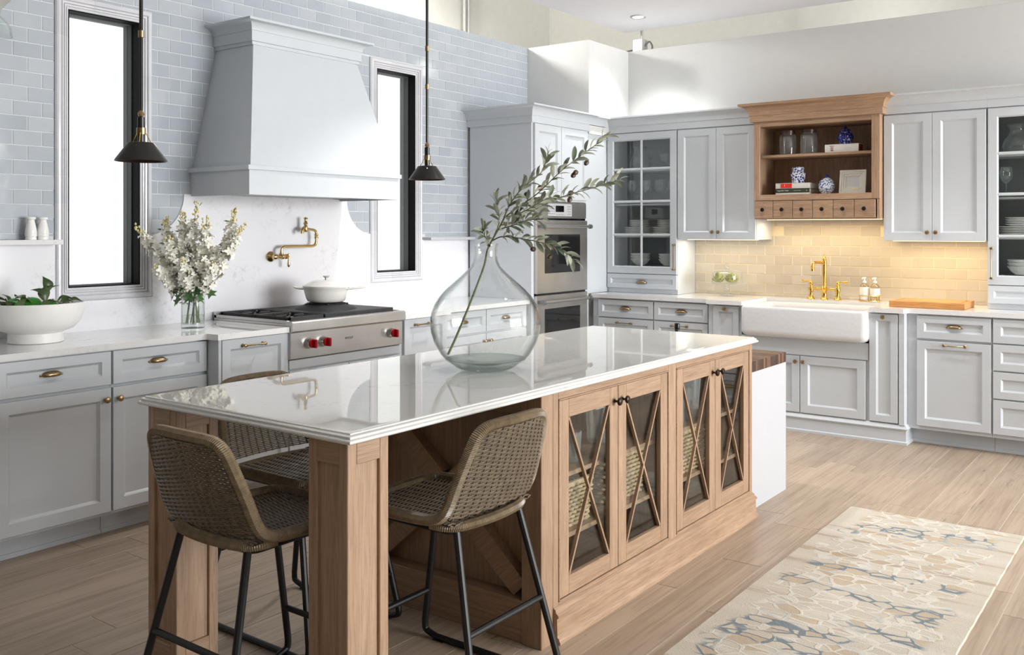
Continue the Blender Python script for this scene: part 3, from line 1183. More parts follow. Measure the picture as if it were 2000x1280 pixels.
# ------------------------------------------------------------------ rangetop
rt = thing('rangetop', 'stainless steel gas rangetop with three red knobs under the hood', 'rangetop', (3.85, 4.35, .73))
obj('body', MB().box(3.402, 4.298, 4.03, 4.70, .735, .935, .002), M_STEEL, rt)
mb = MB()
mb.loft([[(x, yy, z) for (yy, z) in ((4.06, .945), (4.006, .945), (3.998, .938), (3.998, .893), (4.002, .889), (4.03, .880), (4.06, .880))] for x in (3.400, 4.300)])
obj('bullnose', mb, M_STEEL, rt)
obj('control_panel', MB().box(3.404, 4.296, 4.022, 4.034, .738, .882, .002), M_STEEL, rt)
obj('surround', MB().box(3.402, 3.424, 4.05, 4.70, .93, .948, .001).box(4.276, 4.298, 4.05, 4.70, .93, .948, .001).box(3.402, 4.298, 4.675, 4.705, .93, .965, .002), M_STEEL, rt)
for kx in (3.532, 3.637, 4.186):
    A = Matrix(((1, 0, 0), (0, 0, -1), (0, 1, 0)))
    bz = obj('knob', MB().lathe([(0, 0), (.031, 0), (.031, .006), (.027, .012), (.0265, .030), (.024, .034), (0, .034)], (kx, 4.022, .817), 24, ax=A), M_CHROME, rt)
    mb = MB().lathe([(0, .030), (.025, .030), (.0255, .040), (.023, .044), (0, .044)], (kx, 4.022, .817), 24, ax=A)
    mb.box(kx - .0085, kx + .0085, 3.952, 3.982, .793, .841, .004)
    obj('red_grip', mb, M_RED, bz)
obj('badge_lettering', text_mesh('badge_lettering', 'WOLF', .020, .0006, M_INK, space=1.25), None, rt, T(3.842, 4.0214, .811) @ Matrix.Rotation(PI / 2, 4, 'X'), recentre=False)
obj('cooktop_well', MB().box(3.424, 4.276, 4.055, 4.676, .934, .938, 0), M_IRON, rt)
mb = MB()
gx0, gx1, gy0, gy1, gz = 3.432, 3.690, 4.062, 4.665, .965
for yy in (gy0, (gy0 + gy1) / 2 - .012, (gy0 + gy1) / 2 + .012, gy1 - .012):
    mb.box(gx0, gx1, yy, yy + .012, .938, gz, .002)
for xx in (gx0, gx1 - .012):
    mb.box(xx, xx + .012, gy0, gy1, .944, gz, .002)
for cy in (gy0 + .15, gy1 - .15):
    cx = (gx0 + gx1) / 2
    for a in range(8):
        ca, sa = math.cos(a * PI / 4), math.sin(a * PI / 4)
        L = .128 if a % 2 == 0 else .165
        mb.tube([(cx + ca * .032, cy + sa * .032, gz - .006), (cx + ca * L * .78, cy + sa * L * .9, gz - .006)], .006, 6)
obj('grate', mb, M_IRON, rt)
for cy in (gy0 + .15, gy1 - .15):
    obj('burner_cap', MB().lathe([(0, .952), (.026, .951), (.034, .946), (.036, .938), (0, .938)], ((gx0 + gx1) / 2, cy, 0), 20), M_BRASS if cy < 4.3 else M_IRON, rt)
obj('flat_top', MB().box(3.697, 4.262, 4.066, 4.662, .938, .966, .004), M_IRON, rt)
rc = (3.95, 4.335)
obj('french_plate', MB().lathe([(0, .976), (.10, .978), (.112, .992), (.124, .996), (.150, .986), (.186, .970), (.190, .966), (.190, .962), (0, .962)], (rc[0], rc[1], 0), 40), M_IRON, rt)
mb = MB()
for a in range(5):
    ca, sa = math.cos(a * PI * .4 + .3), math.sin(a * PI * .4 + .3)
    mb.tube([(rc[0] + ca * .06, rc[1] + sa * .06, .996), (rc[0] + ca * .135, rc[1] + sa * .135, .996)], .008, 6)
mb.lathe([(.085, .990), (.114, .992), (.118, 1.002), (.085, 1.004)], (rc[0], rc[1], 0), 32, ring=True)
obj('wok_ring', mb, M_IRON, rt)

pn = thing('braiser_pan', 'white enamel braiser with steel lid knob on the black burner plate', 'pan', (rc[0], rc[1], 1.008))
obj('pan_body', MB().lathe([(0, .997), (.100, .997), (.112, 1.003), (.122, 1.020), (.132, 1.056), (.138, 1.083), (.142, 1.087), (.138, 1.090), (.130, 1.082), (.116, 1.022), (0, 1.008)], (rc[0], rc[1], .011), 40), M_ENAMEL, pn)
obj('lid', MB().lathe([(.136, 1.088), (.142, 1.090), (.143, 1.096), (.134, 1.104), (.120, 1.108), (.104, 1.120), (.06, 1.130), (0, 1.132)], (rc[0], rc[1], .011), 40), M_ENAMEL, pn)
obj('lid_knob', MB().lathe([(0, 1.130), (.010, 1.130), (.009, 1.142), (.020, 1.152), (.022, 1.157), (0, 1.158)], (rc[0], rc[1], .011), 20), M_CHROME, pn)
for sx, L in ((-1, .052), (1, .10)):
    R3 = Vector((.594, -.8046, 0)) * sx
    c0 = Vector((rc[0], rc[1], 1.087))
    sd = Vector((-R3.y, R3.x, 0))
    pts = catmull([c0 + R3 * .128 + sd * .035, c0 + R3 * (.15 + L * .5) + sd * .026 + Vector((0, 0, .006)), c0 + R3 * (.142 + L) + Vector((0, 0, .012)), c0 + R3 * (.15 + L * .5) - sd * .026 + Vector((0, 0, .006)), c0 + R3 * .128 - sd * .035], 6)
    obj('handle', MB().tube(pts, .0075, 8, flat=.75), M_ENAMEL, pn)

# ------------------------------------------------------------------ pot filler
pf = thing('pot_filler', 'brass folding pot filler tap on the white splashback', 'tap', (3.83, 4.715, 1.28))
A = Matrix(((1, 0, 0), (0, 0, -1), (0, 1, 0)))
X0 = 3.832
obj('wall_flange', MB().lathe([(0, 0), (.034, 0), (.034, .004), (.030, .010), (.020, .014), (.014, .020), (0, .020)], (X0, 4.716, 1.281), 28, ax=A), M_POTF, pf)
mb = MB()
AX = Matrix(((0, 0, 1), (0, 1, 0), (-1, 0, 0)))
mb.tube([(X0, 4.70, 1.281), (X0, 4.655, 1.281)], .012, 14)
mb.lathe([(0, -.018), (.012, -.018), (.015, -.012), (.017, 0), (.015, .012), (.010, .018), (.010, .040), (.017, .044), (.018, .056), (.014, .062), (.014, .074), (.017, .078), (.016, .090), (.008, .096), (0, .097)], (X0 - .01, 4.655, 1.281), 18, ax=AX)
obj('valve_body', mb, M_POTF, pf)
mb = MB().lathe([(0, .016), (.006, .014), (.0075, .006), (.006, -.004), (.0045, -.012), (.005, -.022), (.0095, -.05), (.0095, -.064), (.004, -.072), (0, -.073)], (3.918, 4.645, 1.286), 12)
obj('lever', mb, M_POTF, pf)
mb = MB()
mb.lathe([(.011, 0), (.013, .004), (.013, .014), (.010, .018)], (3.868, 4.655, 1.289), 14)
mb.tube([(3.868, 4.655, 1.29)] + catmull([(3.868, 4.655, 1.315), (3.873, 4.655, 1.334), (3.893, 4.655, 1.344)], 6) + catmull([(4.12, 4.655, 1.344), (4.145, 4.655, 1.352), (4.155, 4.655, 1.375)], 6) + [(4.155, 4.655, 1.40)], .0095, 12)
obj('lower_arm', mb, M_POTF, pf)
mb = MB()
mb.lathe([(.011, 0), (.0135, .003), (.0135, .010), (.0115, .013), (.0115, .018), (.0135, .021), (.0135, .028), (.0105, .032)], (4.155, 4.655, 1.392), 14)
mb.tube([(4.155, 4.655, 1.41)] + catmull([(4.155, 4.655, 1.425), (4.148, 4.655, 1.442), (4.13, 4.655, 1.449)], 6) + [(4.065, 4.655, 1.458)], .0085, 12)
obj('upper_arm', mb, M_POTF, pf)
mb = MB()
mb.lathe([(0, -.022), (.011, -.020), (.015, -.010), (.014, .012), (.010, .024), (.012, .028), (.015, .034), (.012, .042), (.008, .05), (.010, .055), (.009, .060), (.004, .062)], (4.065, 4.655, 1.456), 16)
mb.tube(catmull([(4.06, 4.655, 1.455), (4.045, 4.65, 1.462), (4.030, 4.645, 1.450), (4.026, 4.643, 1.425)], 6), [.010] * 12 + [.0105] * 7, 12)
obj('spout', mb, M_POTF, pf)
mb = MB()
mb.tube([(4.052, 4.655, 1.523), (4.080, 4.655, 1.523)], .005, 8).lathe([(0, -.009), (.008, -.005), (.008, .005), (0, .009)], (4.065, 4.655, 1.524), 10)
obj('spout_handle', mb, M_POTF, pf)


# ================================================================== TALL OVEN CABINET
tc = thing('oven_cabinet', 'tall blue-grey oven cabinet with crown moulding beside the tile wall', 'cabinet', (6.2, 4.42, 0))
TX0, TX1, TY = 5.802, 6.600, 4.10
mb = MB()
mb.box(TX0, TX0 + .02, TY, 4.70, 0, 2.29, .001).box(TX1 - .02, TX1, TY, 4.70, 0, 2.29, .001)
mb.box(TX0 + .02, TX1 - .02, 4.66, 4.68, .1, 2.29, 0).box(TX0 + .02, TX1 - .02, TY + .001, 4.66, 1.672, 2.28, .001).box(TX0 + .02, TX1 - .02, TY + .001, 4.66, .10, .36, .001)
mb.box(TX0 + .02, TX0 + .034, TY, 4.2, .36, 1.672, .001).box(TX1 - .034, TX1 - .02, TY, 4.2, .36, 1.672, .001)
obj('carcass', mb, M_CAB, tc)
F = HW(0, TY, 0)
front(tc, F, 'door', 5.824, 6.187, 1.690, 2.262, None, .055)
front(tc, F, 'door', 6.191, 6.580, 1.690, 2.262, None, .055)
front(tc, F, 'drawer', 5.824, 6.580, .115, .345, ('cup', 6.2, .25), .05)
crown(tc, TX0, TX1 + .004, TY, 4.7305, TY - .003, cove(2.266, 2.402, .078, .055), M_CAB, axis='x', ends=(True, True))

ov = thing('double_wall_oven', 'stainless steel double wall oven built into the tall cabinet', 'oven', (6.2, 4.09, .36))
OX0, OX1, OY = 5.838, 6.566, 4.086
obj('oven_body', MB().box(OX0 + .005, OX1 - .005, OY + .006, 4.64, .368, 1.664, .002), M_SCREEN, ov)
cp = obj('control_panel', MB().box(OX0, OX1, OY, OY + .03, 1.540, 1.668, .003), M_STEEL, ov)
obj('keypad', MB().box(6.005, 6.345, OY - .002, OY + .004, 1.557, 1.655, .001), M_KEYPAD, cp)
obj('display', MB().box(6.110, 6.228, OY - .004, OY + .004, 1.590, 1.640, .001), M_SCREEN, cp)
mb = MB()
for c_ in range(3):
    for r_ in range(4):
        mb.box(6.03 + c_ * .026, 6.042 + c_ * .026, OY - .003, OY, 1.572 + r_ * .02, 1.577 + r_ * .02, 0)
for c_ in range(2):
    for r_ in range(4):
        mb.box(6.285 + c_ * .026, 6.297 + c_ * .026, OY - .003, OY, 1.572 + r_ * .02, 1.577 + r_ * .02, 0)
for c_ in range(6):
    mb.box(6.115 + c_ * .02, 6.125 + c_ * .02, OY - .003, OY, 1.568, 1.572, 0)
o = obj('keypad_markings', mb, M_ALU, cp, kind='stuff')
for z0, z1, g0, g1 in ((.958, 1.524, 1.112, 1.414), (.378, .944, .535, .838)):
    d = obj('oven_door', MB().box(OX0, OX1, OY - .012, OY + .02, z0, z1, .004), M_STEEL, ov)
    obj('window', MB().box(5.944, 6.452, OY - .0135, OY, g0, g1, .002), M_DARKGLASS, d)
    mb = MB()
    hz = z1 - .048
    mb.tube([(5.872, 4.028, hz), (6.532, 4.028, hz)], .0125, 14)
    obj('handle', mb, M_STEEL, d)
    mb = MB()
    for hx in (5.868, 6.536):
        mb.tube([(hx - .012, 4.028, hz), (hx + .012, 4.028, hz)], .0185, 14).box(hx - .010, hx + .010, 4.03, OY - .010, hz - .012, hz + .012, .002)
    obj('handle_bracket', mb, M_ALU, d)

fp = thing('corner_filler_panel', 'smooth pale grey corner panel between oven cabinet and glass-fronted tower', 'panel', (6.78, 4.12, 0))
obj('panel', MB().box(6.606, 6.985, 4.122, 4.140, ZC + .001, 2.29, .001), M_CAB, fp)
obj('lower_strip', MB().box(6.606, 6.66, 4.122, 4.14, .0, ZC, .001), M_CAB, fp)
crown(fp, 6.608, 6.90, 4.122, 4.1395, 4.12, cove(2.266, 2.402, .070, .055), M_CAB, axis='x', ends=(False, False))

# ================================================================== RIGHT WALL : UPPER CABINETS
UX = 6.970          # carcass front of the uppers
FS = SW(UX, 0, 0)


def sfront(root, x, name, y0, y1, v0, v1, hw=None, stile=.055, mt=None):
    F = SW(x, 0, 0)
    if hw:
        hw = (hw[0], -hw[1], hw[2])
    return front(root, F, name, -y1, -y0, v0, v1, hw, stile, mt)


CRP = cove(2.272, 2.405, .074, .055)


def tower(label, y0, y1, cols, handle_y, cat='cabinet'):
    t = thing('glass_front_cabinet', label, cat, (7.13, (y0 + y1) / 2, ZC + .001))
    mb = MB()
    xb = 7.292
    mb.box(UX, xb, y0, y0 + .019, ZC + .001, 2.272, .001).box(UX, xb, y1 - .019, y1, ZC + .001, 2.272, .001)
    mb.box(UX, xb, y0 + .019, y1 - .019, 2.235, 2.272, .001).box(UX, xb, y0 + .019, y1 - .019, ZC + .001, 1.112, .001)
    obj('carcass', mb, M_CAB, t)
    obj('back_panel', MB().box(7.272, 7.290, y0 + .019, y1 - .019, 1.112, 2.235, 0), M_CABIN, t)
    for z in (1.398, 1.668, 1.952):
        obj('shelf', MB().box(UX + .022, 7.272, y0 + .020, y1 - .020, z - .012, z, .001), M_CAB, t)
    Fd = SW(UX, 0, 0) @ T(-(y1 - .004), 1.082, 0)
    w, h = (y1 - y0) - .008, 2.264 - 1.082
    st = .055
    d = obj('door', sash_mb(Fd, w, h, .02, st, .008), M_CAB, t)
    bars = MB(Fd)
    vs = [st, 1.408 - 1.082, 1.687 - 1.082, 1.960 - 1.082, h - st]
    for v in vs[1:-1]:
        bars.box(st, w - st, v - .010, v + .010, .003, .017, .004)
    for c_ in range(1, cols):
        u = st + (w - 2 * st) * c_ / cols
        bars.box(u - .009, u + .009, st, h - st, .003, .018, .004)
    obj('glazing_bars', bars, M_CAB, d)
    for a, b in zip(vs, vs[1:]):
        for c_ in range(cols):
            pw = (w - 2 * st) / cols
            obj('glass_pane', MB(Fd).box(st + pw * c_ + .004, st + pw * (c_ + 1) - .004, a + .004, b - .004, .005, .008, 0), M_PANE, d)
    hw_on(d, SW(UX, 0, 0), 'barv', -handle_y, 1.226, .02)
    sfront(t, UX, 'drawer', y0 + .004, y1 - .004, .958, 1.076, ('cup', (y0 + y1) / 2, 1.008), .035)
    return t


tw = tower('glass-fronted tower cabinet beside the ovens, eight panes', 3.456, 4.118, 2, 3.477)
crown(tw, UX, XW, 3.452, 4.119, UX - .002, CRP, M_CAB, ends=(False, False))
tw2 = tower('glass-fronted tower cabinet at the right edge of the photo', .50, 1.164, 2, 1.137)
crown(tw2, UX, XW, .50, 1.164, UX - .002, CRP, M_CAB, ends=(False, False))


def wall_cab(label, y0, y1, split, knobs):
    t = thing('wall_cabinet', label, 'cabinet', (7.13, (y0 + y1) / 2, 1.372))
    obj('carcass', MB().box(UX, 7.292, y0, y1, 1.372, 2.272, .001), M_CAB, t)
    sfront(t, UX, 'door', split + .0015, y1 - .004, 1.374, 2.262, ('knob', knobs[0], 1.432))
    sfront(t, UX, 'door', y0 + .004, split - .0015, 1.374, 2.262, ('knob', knobs[1], 1.432))
    return t


wc1 = wall_cab('grey two-door wall cabinet between glass tower and oak hutch', 2.784, 3.453, 3.115, (3.140, 3.087))
crown(wc1, UX, XW, 2.772, 3.4515, UX - .002, CRP, M_CAB, ends=(False, False))
wc2 = wall_cab('grey two-door wall cabinet right of the oak hutch', 1.168, 1.836, 1.511, (1.538, 1.483))
crown(wc2, UX, XW, 1.1645, 1.832, UX - .002, CRP, M_CAB, ends=(False, False))

# oak hutch
hu = thing('oak_hutch', 'open oak wall hutch with crown, one shelf and six small drawers', 'hutch', (7.08, 2.30, 1.53))
HX, HY0, HY1 = 6.90, 1.840, 2.772
for a in (HY0, HY1 - .02):
    obj('side_panel', MB().box(HX, 7.288, a, a + .02, 1.53, 2.275, .001), M_HUTX, hu)
obj('back_panel', MB().box(7.255, 7.288, HY0 + .02, HY1 - .02, 1.53, 2.27, 0), M_HUTX, hu)
for (a, b, e) in ((2.238, 2.275, .001), (1.53, 1.545, .001), (1.690, 1.714, .006)):
    obj('case_board', MB().box(HX + e, 7.255, HY0 + .02, HY1 - .02, a, b, .001), M_HUTY, hu)
obj('shelf', MB().box(HX + .02, 7.255, HY0 + .021, HY1 - .021, 2.000, 2.020, .002), M_HUTY, hu)
for a, b in ((HY0, HY0 + .058), (HY1 - .046, HY1)):
    obj('stile', MB().box(HX - .018, HX + .0005, a, b, 1.672, 2.275, .0015), M_HUTX, hu)
for a, b in ((1.672, 1.716), (2.235, 2.275)):
    obj('rail', MB().box(HX - .018, HX + .0005, HY0 + .0582, HY1 - .0462, a, b, .0015), M_HUTY, hu)
n = 6
for q in range(n):
    a = HY1 - .002 - .1505 * q
    d = obj('drawer', MB().box(HX - .018, HX + .06, a - .1465, a, 1.537, 1.668, .002), M_HUTY, hu)
    hw_on(d, SW(HX, 0, 0), 'dknob', -(a - .073), 1.602, .018)
obj('stile', MB().box(HX - .012, HX + .0005, HY0, HY0 + .022, 1.53, 1.671, .0015), M_HUTX, hu)
pr = [(0, 2.272), (.024, 2.274), (.024, 2.318), (.030, 2.321)]
for q in range(1, 8):
    t_ = PI / 2 * q / 7
    pr.append((.030 + .062 * (1 - math.cos(t_)), 2.322 + .070 * math.sin(t_)))
pr += [(.094, 2.396), (.094, 2.410), (0, 2.410)]
crown(hu, HX, XW, HY0, HY1, HX - .016, pr, M_HUTY, ends=(True, True))

# LED strips
tag(obj('light_strip', MB().box(7.07, 7.10, 2.82, 3.42, 1.367, 1.3715, .001), M_LED), 'lit strip light under the wall cabinet above the cake stand', 'strip light')
tag(obj('light_strip', MB().box(7.07, 7.10, 1.88, 2.74, 1.525, 1.5295, .001), M_LED), 'lit strip light under the oak hutch drawers', 'strip light')
tag(obj('light_strip', MB().box(7.07, 7.10, 1.20, 1.80, 1.367, 1.3715, .001), M_LED), 'lit strip light under the wall cabinet above the cutting board', 'strip light')

# ================================================================== RIGHT WALL : BASE CABINETS
BX = 6.700


def base_sw(name, label, y0, y1, xf, fronts, toe=True, ztop=.886, zbot=.108, cat='cabinet', yb=0.0):
    t = thing(name, label, cat, ((xf + 7.29) / 2, (y0 + y1) / 2, 0))
    obj('carcass', MB().box(xf, 7.288, y0, y1, zbot, ztop, .001), M_CAB, t)
    if toe:
        obj('toe_kick', MB().box(6.795, 6.815, y0, y1, 0, zbot, .001).box(6.785, 6.796, y0, y1, 0, .022, .001), M_CAB, t)
    for f in fronts:
        sfront(t, xf, *f)
    return t


base_sw('base_cabinet', 'grey drawer base cabinet nearest the ovens, behind the island end', 3.528, 4.10, BX,
        [('drawer', 3.534, 4.040, .733, .874, ('cup', 3.79, .806), .04), ('drawer', 3.534, 4.040, .43, .722, ('bar', 3.79, .69), .045), ('drawer', 3.534, 4.040, .135, .42, ('bar', 3.79, .385), .045)])
base_sw('base_cabinet', 'grey drawer base cabinet left of the left pull-out, bar handle below cup pull', 3.039, 3.526, BX,
        [('drawer', 3.062, 3.522, .733, .874, ('cup', 3.29, .806), .04), ('drawer', 3.062, 3.522, .43, .722, ('bar', 3.297, .694), .045), ('drawer', 3.062, 3.522, .135, .42, ('bar', 3.297, .385), .045)])
SX = 6.645
fb = thing('sink_cabinet', 'stepped-forward sink cabinet with two doors, pull-outs and moulded plinth', 'cabinet', (6.95, 2.32, 0))
obj('carcass', MB().box(SX, 7.288, 1.618, 2.776, .13, .66, .001).box(SX, 7.288, 2.772, 3.037, .13, .886, .001).box(SX, 7.288, 1.611, 1.845, .13, .886, .001), M_CAB, fb)
sfront(fb, SX, 'pull_out_door', 2.788, 2.992, .14, .876, ('knob', 2.895, .857), .045)
sfront(fb, SX, 'pull_out_door', 1.656, 1.842, .14, .876, ('knob', 1.748, .857), .045)
sfront(fb, SX, 'door', 2.328, 2.772, .14, .545, ('knob', 2.352, .505))
sfront(fb, SX, 'door', 1.868, 2.322, .14, .545, ('knob', 2.296, .505))
obj('apron_panel', MB().box(SX - .012, SX + .002, 1.850, 2.772, .550, .668, .002), M_CAB, fb)
obj('end_post', MB().box(SX - .02, SX + .004, 1.610, 1.650, .13, .886, .003), M_CAB, fb)
pr = [(0, 0), (.016, 0), (.016, .016), (.010, .022), (.008, .022), (.008, .098), (.018, .100), (.020, .108), (.014, .116), (.010, .126), (.0, .134)]
mb = MB()
mb.loft([[(7.2, 1.612 - o, z), (SX - .005 - o, 1.612 - o, z), (SX - .005 - o, 3.037, z), (7.2, 3.037, z)] for o, z in pr])
obj('plinth', mb, M_CAB, fb)
base_sw('base_cabinet', 'grey base unit right of the sink with cup pull above panelled door and bar handle', 1.092, 1.6105, BX,
        [('drawer', 1.098, 1.547, .722, .874, ('cup', 1.317, .804), .045), ('door', 1.098, 1.547, .135, .706, ('bar', 1.312, .684), .05)])
base_sw('base_cabinet', 'grey stack of four drawers at the right edge, under the right tower', .50, 1.090, BX,
        [('drawer', .506, 1.085, .722, .874, ('cup', .80, .804), .045), ('drawer', .506, 1.085, .545, .712, ('cup', .80, .64), .045),
         ('drawer', .506, 1.085, .365, .535, ('cup', .80, .46), .045), ('drawer', .506, 1.085, .135, .355, ('cup', .80, .26), .045)])

ct = MB(fr((0, 0, .887), (1, 0, 0), (0, 1, 0), (0, 0, 1)))
ct.prism([(7.289, .50), (7.289, 4.10), (6.665, 4.10), (6.665, 3.055), (6.650, 3.045), (6.595, 3.035), (6.595, 2.752), (7.095, 2.752), (7.095, 1.836), (6.595, 1.836),
          (6.595, 1.612), (6.650, 1.602), (6.665, 1.592), (6.665, .50)], 0, .03)
tag(obj('countertop', ct, M_QUARTZ), 'white quartz countertop round the farmhouse sink along the right wall', 'countertop')

# farmhouse sink
sk = thing('farmhouse_sink', 'white fireclay apron-front farmhouse sink below the brass bridge tap', 'sink', (6.82, 2.294, .672))


def rrect(x0, x1, y0, y1, r, z, n=5):
    out = []
    for cx, cy, a0 in ((x1 - r, y1 - r, 0), (x0 + r, y1 - r, PI / 2), (x0 + r, y0 + r, PI), (x1 - r, y0 + r, 1.5 * PI)):
        for q in range(n + 1):
            a = a0 + PI / 2 * q / n
            out.append((cx + r * math.cos(a), cy + r * math.sin(a), z))
    return out


sx0, sx1, sy0, sy1 = 6.548, 7.092, 1.842, 2.746
L = []
for z, ins, r in ((.672, .045, .03), (.674, .028, .036), (.682, .012, .04), (.700, .001, .04), (.720, 0, .04), (.872, 0, .035), (.884, .003, .034), (.891, .012, .03), (.892, .022, .03), (.887, .030, .03), (.86, .036, .04), (.72, .052, .05), (.70, .075, .05)):
    L.append(rrect(sx0 + ins, sx1 - ins, sy0 + ins, sy1 - ins, r, z))
mb = MB()
mb.loft(L)
obj('basin', mb.mesh('basin', 60), M_FIRE, sk)

# bridge tap
fc = thing('bridge_tap', 'polished brass bridge kitchen tap with two lever handles behind the sink', 'tap', (7.16, 2.325, ZC))
FX = 7.165
mb = MB().lathe([(0, 0), (.030, 0), (.030, .004), (.024, .010), (.020, .020), (.018, .05), (.020, .066), (.024, .072), (.024, .092), (.019, .098), (.016, .104), (.0155, .27), (.019, .274), (.019, .286), (.017, .30), (.012, .314), (.009, .318), (.011, .325), (.006, .332), (.003, .345), (0, .347)], (FX, 2.325, ZC), 22)
obj('column', mb, M_GOLD, fc)
mb = MB()
mb.tube(catmull([(FX, 2.325, ZC + .282), (FX - .04, 2.337, ZC + .284), (FX - .10, 2.354, ZC + .286), (FX - .135, 2.365, ZC + .278), (FX - .142, 2.367, ZC + .25), (FX - .142, 2.367, ZC + .222)], 6), [.011] * 22 + [.011, .012, .012, .013, .0145, .016, .016, .016, .016], 14)
obj('spout', mb, M_GOLD, fc)
for sg in (1, -1):
    yy = 2.325 + sg * .102
    mb = MB().lathe([(0, 0), (.030, 0), (.030, .004), (.022, .012), (.017, .024), (.0155, .045), (.0155, .062), (.019, .066), (.019, .092), (.014, .10), (.012, .112), (.015, .118), (.015, .128), (.010, .136), (0, .138)], (FX, yy, ZC), 20)
    obj('valve', mb, M_GOLD, fc)
    mb = MB().tube([(FX, yy, ZC + .132), (FX, yy + sg * .012, ZC + .138), (FX, yy + sg * .03, ZC + .137), (FX, yy + sg * .068, ZC + .137), (FX, yy + sg * .078, ZC + .137)], [.008, .007, .0055, .0095, .004], 12)
    obj('lever', mb, M_GOLD, fc)
mb = MB().tube([(FX, 2.325 + d, ZC + .080) for d in (-.10, -.06, -.05, -.04, -.02, .02, .04, .05, .06, .10)], [.0085, .0085, .013, .0085, .0085, .0085, .0085, .013, .0085, .0085], 12)
obj('bridge', mb, M_GOLD, fc)

# soap bottles in a caddy
cdy = thing('bottle_caddy', 'thin brass wire caddy holding two soap bottles behind the sink', 'caddy', (7.15, 1.985, ZC))
mb = MB()
for z in (.006, .045):
    mb.tube(rrect(7.115, 7.187, 1.910, 2.060, .012, ZC + z, 3), .0022, 6, closed=True)
for (x, y) in ((7.115, 1.925), (7.115, 1.985), (7.115, 2.045), (7.187, 1.925), (7.187, 1.985), (7.187, 2.045)):
    mb.tube([(x, y, ZC), (x, y, ZC + .045)], .002, 6)
for y in (1.925, 1.985, 2.045):
    mb.tube([(7.115, y, ZC + .006), (7.187, y, ZC + .006)], .002, 6)
obj('wire_frame', mb, M_GOLD, cdy)
for (yy, lab, wd_) in ((2.022, 'pump soap bottle nearer the brass tap, mostly covered by its white label', .104), (1.947, 'pump soap bottle at right in the caddy with white label band and clear shoulders', .052)):
    t = thing('soap_bottle', lab, 'bottle', (7.151, yy, ZC + .009))
    z = ZC + .009
    obj('bottle', MB().lathe([(0, 0), (.031, 0), (.0335, .004), (.0335, .100), (.028, .112), (.016, .122), (.012, .126), (.012, .132), (.0105, .132), (.0105, .126), (.026, .110), (.031, .098), (.031, .006), (0, .004)], (7.151, yy, z), 24), M_SMOKE, t)
    obj('soap', MB().lathe([(0, .005), (.0305, .006), (.0305, .085), (0, .085)], (7.151, yy, z), 24), M_SMOKE, t)
    obj('label', MB().lathe([(.0338, .040 if wd_ < .09 else .006), (.0342, .040 if wd_ < .09 else .006), (.0342, .092 if wd_ < .09 else .100), (.0338, .092 if wd_ < .09 else .100)], (7.151, yy, z), 24, ring=True), M_LABEL, t)
    mb = MB().lathe([(0, .130), (.013, .130), (.013, .144), (.005, .146), (.005, .162), (.011, .163), (.011, .172), (0, .173)], (7.151, yy, z), 16)
    mb.tube([(7.151, yy, z + .168), (7.115, yy + .004, z + .166), (7.108, yy + .005, z + .158)], .004, 8)
    obj('pump', mb, M_CERAM, t)

# cutting board
cb = thing('cutting_board', 'thick teak cutting board with juice groove on the right counter', 'cutting board', (6.92, 1.507, ZC))
bx0, bx1, by0, by1, bz = 6.760, 7.095, 1.268, 1.746, ZC + .001
mb = MB()
z1 = bz + .042
L = [[(bx0 + i, by0 + i, z), (bx1 - i, by0 + i, z), (bx1 - i, by1 - i, z), (bx0 + i, by1 - i, z)] for i, z in ((.002, bz), (0, bz + .002), (0, z1 - .002), (.002, z1), (.022, z1), (.026, z1 - .006), (.034, z1 - .006), (.038, z1))]
mb.loft(L)
obj('board', mb, M_BOARD, cb)

# glass cake stand
ck = thing('cake_stand', 'glass cake stand under a knobbed glass dome with artichokes inside', 'cake stand', (7.09, 3.08, ZC))
obj('stand', MB().lathe([(0, .002), (.055, 0), (.058, .003), (.040, .012), (.022, .03), (.014, .055), (.013, .08), (.022, .094), (.040, .098), (.148, .100), (.152, .104), (.150, .110), (.142, .107), (0, .107)], (7.09, 3.08, ZC), 40), M_GLASS, ck)
obj('dome', MB().lathe([(.120, .109), (.122, .118), (.122, .165), (.116, .188), (.096, .202), (.055, .208), (.030, .212), (.012, .216), (.010, .222), (.018, .230), (.023, .243), (.020, .256), (.010, .263), (0, .264)], (7.09, 3.08, ZC), 40), M_GLASS, ck)
brc = MB()
brc.loft([[(-.002, 0, 0), (0, -.0006, .0), (.002, 0, 0), (0, .0006, 0)], [(-.010, .001, .010), (0, -.0015, .010), (.010, .001, .010), (0, .003, .010)], [(-.008, .003, .021), (0, .0015, .022), (.008, .003, .021), (0, .005, .021)], [(-.0008, .006, .029), (0, .0055, .030), (.0008, .006, .029), (0, .0065, .029)]])
BR = brc.mesh('bract')
BR.materials.append(M_ARTI)
for i, (x, y, r, lab) in enumerate(((7.04, 3.135, .040, 'brownish artichoke at left under the glass dome'), (7.12, 3.065, .036, 'yellow-green artichoke in the middle of the glass dome'), (7.055, 3.020, .040, 'bright green artichoke at right under the glass dome'))):
    t = thing('artichoke', lab, 'artichoke', (x, y, ZC + .108))
    z = ZC + .109
    obj('heart', MB().lathe([(0, .002), (r * .6, .008), (r * .85, r * .8), (r * .55, r * 1.5), (0, r * 1.8)], (x, y, z), 14), M_ARTI, t)
    for lv in range(5):
        for q in range(8):
            a = 2 * PI * (q + .5 * (lv % 2)) / 8 + i
            rr = r * (.62, .86, .84, .62, .34)[lv]
            zz = z + r * (.05, .35, .75, 1.1, 1.4)[lv]
            M_ = T(x + rr * math.cos(a), y + rr * math.sin(a), zz) @ Matrix.Rotation(a - PI / 2, 4, 'Z') @ Matrix.Rotation((-.7, -.4, -.05, .25, .5)[lv], 4, 'X') @ Matrix.Scale(1.15, 4)
            obj('bract', BR, None, t, M_, recentre=False)


